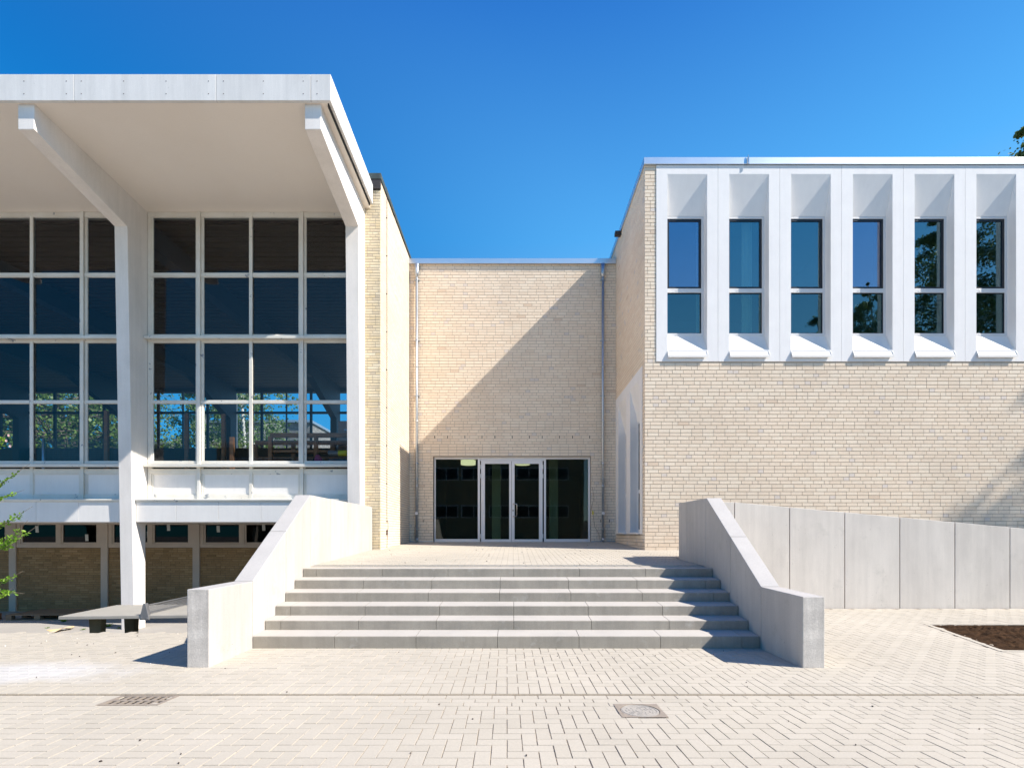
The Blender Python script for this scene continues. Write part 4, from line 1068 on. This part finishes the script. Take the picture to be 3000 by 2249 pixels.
for rad, seg, ph in ((.135, 40, 0), (.105, 9, .1), (.08, 8, .3), (.055, 6, .1), (.03, 4, .2)):
    m_ = seg; 
    for k in range(m_):
        a0 = 2 * math.pi * k / m_ + ph; a1 = a0 + 2 * math.pi / m_ * (1 if seg == 40 else .62); q = 4
        for i in range(q):
            b0, b1 = a0 + (a1 - a0) * i / q, a0 + (a1 - a0) * (i + 1) / q; r0, r1 = rad - .005, rad + .005
            mb.hexa([(math.cos(b0) * r0, math.sin(b0) * r0, .0), (math.cos(b0) * r1, math.sin(b0) * r1, .0), (math.cos(b1) * r1, math.sin(b1) * r1, .0), (math.cos(b1) * r0, math.sin(b1) * r0, .0),
                     (math.cos(b0) * r0, math.sin(b0) * r0, .0035), (math.cos(b0) * r1, math.sin(b0) * r1, .0035), (math.cos(b1) * r1, math.sin(b1) * r1, .0035), (math.cos(b1) * r0, math.sin(b1) * r0, .0035)])
mb.build('lid_pattern', 'iron', mh)
# planting bed soil: a lumpy sheet
mb = MB(); nx, ny = 90, 26; P_ = []
for j_ in range(ny + 1):
    for i in range(nx + 1):
        v_ = j_ / ny; u_ = (i / nx) ** 1.3
        a = Vector((*BED[1], 0)).lerp(Vector((*BED[0], 0)), v_); b = Vector((*BED[2], 0)).lerp(Vector((*BED[3], 0)), v_); p_ = a.lerp(b, u_)
        edge = min(1, min(u_ * 12, v_ * 6, (1 - v_) * 6))
        P_.append((p_.x, p_.y, GZ(p_.x, p_.y) - .008 + edge * (.005 + r2.uniform(0, .035))))
mb.v = P_
for j_ in range(ny):
    for i in range(nx):
        q = j_ * (nx + 1) + i; mb.f.append((q, q + 1, q + nx + 2, q + nx + 1)); mb.m.append(0); mb.t.append(.5)
tag(mb.build('planting_bed', 'soil', fix=False), 'dark freshly dug soil in an angular planting bed', None, kind='structure')
mb = MB()
for a, b in ((BED[1], BED[0]), (BED[0], BED[3]), (BED[1], BED[2])):
    A, B = Vector((*a, 0)), Vector((*b, 0)); d = (B - A).normalized(); nrm = Vector((d.y, -d.x, 0)) * .03
    z0, z1 = GZ(*a) - .05, GZ(*a) + .006; z2 = GZ(*b) + .006
    A2, B2 = A - d * .02, B + d * .02
    mb.hexa([(A2.x - nrm.x, A2.y - nrm.y, z0), (B2.x - nrm.x, B2.y - nrm.y, z0), (B2.x + nrm.x, B2.y + nrm.y, z0), (A2.x + nrm.x, A2.y + nrm.y, z0),
             (A2.x - nrm.x, A2.y - nrm.y, z1), (B2.x - nrm.x, B2.y - nrm.y, z2), (B2.x + nrm.x, B2.y + nrm.y, z2), (A2.x + nrm.x, A2.y + nrm.y, z1)])
tag(mb.build('bed_kerb', 'paver'), None, None, kind='structure')

# ================================================================== TREES
def leaf(mb, p, d, s, r, fold=.3):
    side = d.cross(Vector((r.uniform(-1, 1), r.uniform(-1, 1), r.uniform(-1, 1)))).normalized() * s * .42
    m_ = p + d * s * .45; mb.quad([p, m_ - side, p + d * s, m_ + side], t=r.random())
def tree(name, label, cat, loc, h, rad, seed, bark, leafm, nb=26, droop=.6, lsize=.10, per=34, group=None, base=.22, trunk_r=None, strands=9):
    r = random.Random(seed); o = thing(name, label, cat, loc, group)
    tr = MB(); lf = MB(); pts = []; n = 9
    for k in range(n + 1):
        f = k / n; pts.append(Vector((math.sin(f * 3 + seed) * .03 * h * f, math.cos(f * 2.3 + seed) * .03 * h * f, h * .94 * f)))
    tr_r = trunk_r or h * .016
    tr.tube(pts, [tr_r * (1 - .88 * k / n) for k in range(n + 1)], 9)
    for b in range(nb):
        f = base + (1 - base) * (b + r.random() * .6) / nb
        i = min(n - 1, int(f * n)); p0 = pts[i].lerp(pts[i + 1], f * n - i)
        an = b * 2.4 + r.uniform(-.4, .4); shape = math.sin(math.pi * min(1, .22 + .80 * f)) ** .6
        L = rad * shape * r.uniform(.7, 1.1); up = .75 - .35 * f
        d = Vector((math.cos(an), math.sin(an), up)).normalized(); bp = [p0]
        for k in range(1, 7):
            d = (d + Vector((r.uniform(-.16, .16), r.uniform(-.16, .16), -droop * .13 * k / 2))).normalized(); bp.append(bp[-1] + d * L / 6)
        br = tr_r * (1 - .8 * f) * .42; tr.tube(bp, [br * (1 - .85 * k / 6) for k in range(7)], 5, cap=False)
        for s in range(strands):
            q = .25 + .75 * (s + r.random()) / strands; k = min(5, int(q * 6)); s0 = bp[k].lerp(bp[k + 1], q * 6 - k)
            a2 = r.uniform(0, 6.28); d2 = (Vector((math.cos(a2), math.sin(a2), r.uniform(-.2, .7))) + d * .5).normalized()
            sl = L * r.uniform(.28, .58); sp2 = [s0]
            for k in range(1, 6):
                d2 = (d2 + Vector((r.uniform(-.2, .2), r.uniform(-.2, .2), -droop * .35))).normalized(); sp2.append(sp2[-1] + d2 * sl / 5)
            tr.tube(sp2, [br * .28 * (1 - .15 * k) for k in range(6)], 3, cap=False)
            for k in range(per):
                q2 = r.random() ** .8 * 4.99; m_ = sp2[int(q2)].lerp(sp2[int(q2) + 1], q2 % 1) + Vector((r.gauss(0, 1), r.gauss(0, 1), r.gauss(0, 1))) * sl * .15
                dd = Vector((r.uniform(-1, 1), r.uniform(-1, 1), r.uniform(-1.4, .4))).normalized(); leaf(lf, m_, dd, lsize * r.uniform(.7, 1.3), r)
    tr.build('trunk', bark, o, smooth=True, fix=False); lf.build('crown', leafm, o, fix=False)
    return o
# behind the hall, seen through both glass fronts
t1 = tree('birch_tree', 'leafy birch with a white trunk seen through the right bay of the hall', 'tree', (-17.3, 31, -.8), 16, 3.6, 1, 'birch', 'leaf', nb=30, droop=.8, lsize=.15, per=44, group='trees behind the hall', strands=12, trunk_r=.22)
t2 = tree('broad_tree', 'broad bright green tree seen through the left bay of the hall', 'tree', (-28.6, 31, -.8), 17, 6.8, 2, 'bark', 'leaf', nb=34, droop=.25, lsize=.18, per=46, group='trees behind the hall', strands=13, trunk_r=.5)
def clone(src, loc, rz, sc, label, cat='tree', group=None):
    c = copy_tree(src); c.location = loc; c.rotation_euler = (0, 0, rz); c.scale = (sc,) * 3; c['label'] = label
    if group: c['group'] = group
    return c
clone(t1, (-22.6, 35, -.8), 2.0, .95, 'drooping birch left of the white trunked one behind the hall')
clone(t2, (-38, 34, -.8), 1.3, 1.0, 'broad tree at the far left behind the hall')
clone(t2, (-33, 39, -.8), 4.0, .9, 'farther broad tree between the two nearer ones behind the hall')
# behind the camera to the right: mirrored in the upper windows and throwing shade on the brick
bt = tree('weeping_birch', 'tall weeping birch showing above the right roof corner', 'tree', (25.0, 23.5, -.5), 23.6, 5.2, 7, 'birch', 'leaf_dark', nb=46, droop=.9, lsize=.125, per=60, group='weeping birches round the court', strands=14, trunk_r=.26)
clone(bt, (28.2, -9.5, 0), 1.1, 1.06, 'tall weeping birch mirrored in the fifth upper window')
clone(bt, (33, -9.0, 0), 2.7, 1.2, 'tallest weeping birch mirrored in the sixth upper window')
clone(bt, (21.0, -9.5, 0), 3.9, .79, 'lower birch mirrored in the third upper window')
clone(bt, (24.6, -10.5, 0), .4, .85, 'birch mirrored low in the fourth upper window')
tree('weeping_birch', 'open crowned weeping birch right of the court shading the brick wall', 'tree', (28.2, 5.6, 0), 23.8, 5.4, 12, 'birch', 'leaf_dark', nb=34, droop=.9, lsize=.17, per=30, group='weeping birches round the court', strands=7, trunk_r=.24)
# young tree with fresh leaves at the left edge
yt = thing('young_tree', 'slender young tree with fresh bright green leaves at the left edge', 'tree', (-5.75, 4.45, 0))
br_, lf, fl = MB(), MB(), MB(); r3 = random.Random(9)
br_.tube([(0, 0, -.02), (.03, .02, .6), (-.02, .0, 1.3), (.02, .03, 2.1), (0, 0, 2.9)], [.028, .025, .02, .013, .004], 8)
def W3(px, py, y): return Vector(((px - 1505) / 1417 * y + 5.75, y - 4.45, 1.4 + (1564 - py) / 1417 * y))
tw = [((-40, 1345), (22, 1262), 4.5, 1), ((-60, 1460), (87, 1358), 4.45, 0), ((-50, 1470), (72, 1434), 4.5, 0), ((-50, 1560), (95, 1483), 4.4, 0), ((-40, 1635), (82, 1523), 4.5, 0),
      ((-60, 1640), (119, 1533), 4.42, 0), ((-50, 1600), (60, 1560), 4.4, 0), ((-60, 1722), (68, 1672), 4.5, 0), ((-50, 1715), (72, 1738), 4.42, 0), ((-40, 1760), (40, 1720), 4.48, 0)]
for (a, b, y, fl_) in tw:
    A, B = W3(*a, y), W3(*b, y); trunkp = Vector((0, 0, max(.25, A.z - .35)))
    mid = A.lerp(B, .5) + Vector((0, r3.uniform(-.02, .02), -.02))
    pth = [trunkp, trunkp.lerp(A, .6) + Vector((0, 0, .0)), A, A.lerp(mid, .5), mid, mid.lerp(B, .5) + Vector((0, 0, .004)), B]
    br_.tube(pth, [.010, .007, .0045, .004, .003, .0022, .0012], 6)
    for k in range(34):
        q = .10 + .9 * k / 45; p = A.lerp(B, q) if q < .5 else mid.lerp(B, (q - .5) * 2)
        if q < .5: p = A.lerp(mid, q * 2)
        for _ in range(3 if r3.random() < .45 else 1):
            dd = ((B - A).normalized() * .5 + Vector((r3.uniform(-1, 1), r3.uniform(-1, 1), r3.uniform(-.8, 1)))).normalized()
            s = r3.uniform(.024, .048) * (1 - .35 * q); st_ = p + Vector((r3.uniform(-.012, .012), r3.uniform(-.02, .02), r3.uniform(-.012, .012)))
            sd_ = dd.cross(Vector((r3.uniform(-1, 1), r3.uniform(-1, 1), r3.uniform(-1, 1)))).normalized() * s * .30; up_ = dd.cross(sd_).normalized() * s * .12
            t_ = r3.random(); m1 = st_ + dd * s * .35; m2 = st_ + dd * s * .72
            lf.quad([st_, m1 - sd_ + up_, m2 - sd_ * .8 + up_, st_ + dd * s], t=t_); lf.quad([st_, st_ + dd * s, m2 + sd_ * .8 + up_, m1 + sd_ + up_], t=t_)
    if fl_:
        for k in range(3):
            p = B + Vector((r3.uniform(-.03, .03), 0, -.04 - .05 * k))
            for q in range(5):
                an = q * 1.256; c = Vector((math.cos(an), -.3, math.sin(an))) * .014; sd_ = Vector((-math.sin(an), 0, math.cos(an))) * .008
                fl.quad([p, p + c * .6 - sd_, p + c, p + c * .6 + sd_])
for k in range(22):                     # the rest of the young crown, out of the photograph's frame
    z = .7 + 2.1 * k / 21; an = r3.uniform(1.7, 4.9) if z < 2.2 else r3.uniform(0, 6.28); L = (.9 - .25 * (z - .7)) * r3.uniform(.7, 1.1)
    if z >= 2.2: L = min(L, .45)
    A = Vector((0, 0, z)); B = A + Vector((math.cos(an), math.sin(an), r3.uniform(.35, .8))) * L
    br_.tube([A, A.lerp(B, .5) + Vector((0, 0, -.02)), B], [.007, .004, .0012], 6)
    for q in range(34):
        p = A.lerp(B, .2 + .8 * q / 33); dd = ((B - A).normalized() * .5 + Vector((r3.uniform(-1, 1), r3.uniform(-1, 1), r3.uniform(-.8, 1)))).normalized()
        s = r3.uniform(.024, .046); sd_ = dd.cross(Vector((r3.uniform(-1, 1), r3.uniform(-1, 1), r3.uniform(-1, 1)))).normalized() * s * .30; up_ = dd.cross(sd_).normalized() * s * .12
        t_ = r3.random(); m1 = p + dd * s * .35; m2 = p + dd * s * .72
        lf.quad([p, m1 - sd_ + up_, m2 - sd_ * .8 + up_, p + dd * s], t=t_); lf.quad([p, p + dd * s, m2 + sd_ * .8 + up_, m1 + sd_ + up_], t=t_)
br_.build('trunk', 'bark', yt, smooth=True); lf.build('crown', 'leaf_young', yt, fix=False); fl.build('blossom', 'blossom', yt, fix=False)

# ================================================================== OTHER BUILDINGS
sb = thing('shingled_house', 'grey shingle clad building seen through the hall windows', 'building', (-17, 40, -.8))
def part_box(nm, mt_, par, *a): 
    mb = MB(); mb.box(*a); return mb.build(nm, mt_, par)
part_box('wall', 'shingle', sb, -9, 0.2, 0, 8, 0, 11.4); part_box('roof', 'galv', sb, -9.2, .35, -.2, 8.2, 11.4, 11.6)
part_box('wall', 'shingle', sb, -18, -9.3, -3, 6, 0, 9.0); part_box('roof', 'galv', sb, -18.2, -9.2, -3.2, 6.2, 9.0, 9.2)
# school block opposite, mirrored in the doors
ob = thing('opposite_block', 'two storey brick school block across the court, mirrored in the doors', 'building', (-8, -20, 0))
part_box('wall', 'opp_brick', ob, -18, 15, -12, 0, -.8, 9.0); part_box('roof', 'white', ob, -18.3, 15.3, -12.3, .3, 9.0, 9.4)
for z0 in (3.0, 6.75):
    for k in range(11):
        x = -16.5 + k * 2.75
        w_ = part_box('window', 'white', ob, x, x + 2.5, -.02, .06, z0, z0 + 1.3)
        part_box('pane', 'black', w_, x + .12, x + 1.2, .061, .07, z0 + .12, z0 + 1.18); part_box('pane', 'black', w_, x + 1.3, x + 2.38, .061, .07, z0 + .12, z0 + 1.18)
mb = MB(); mb.box(-60, 60, 44, 60, -.8, 1.5); tag(mb.build('hedge_bank', 'grass'), None, None, kind='structure')
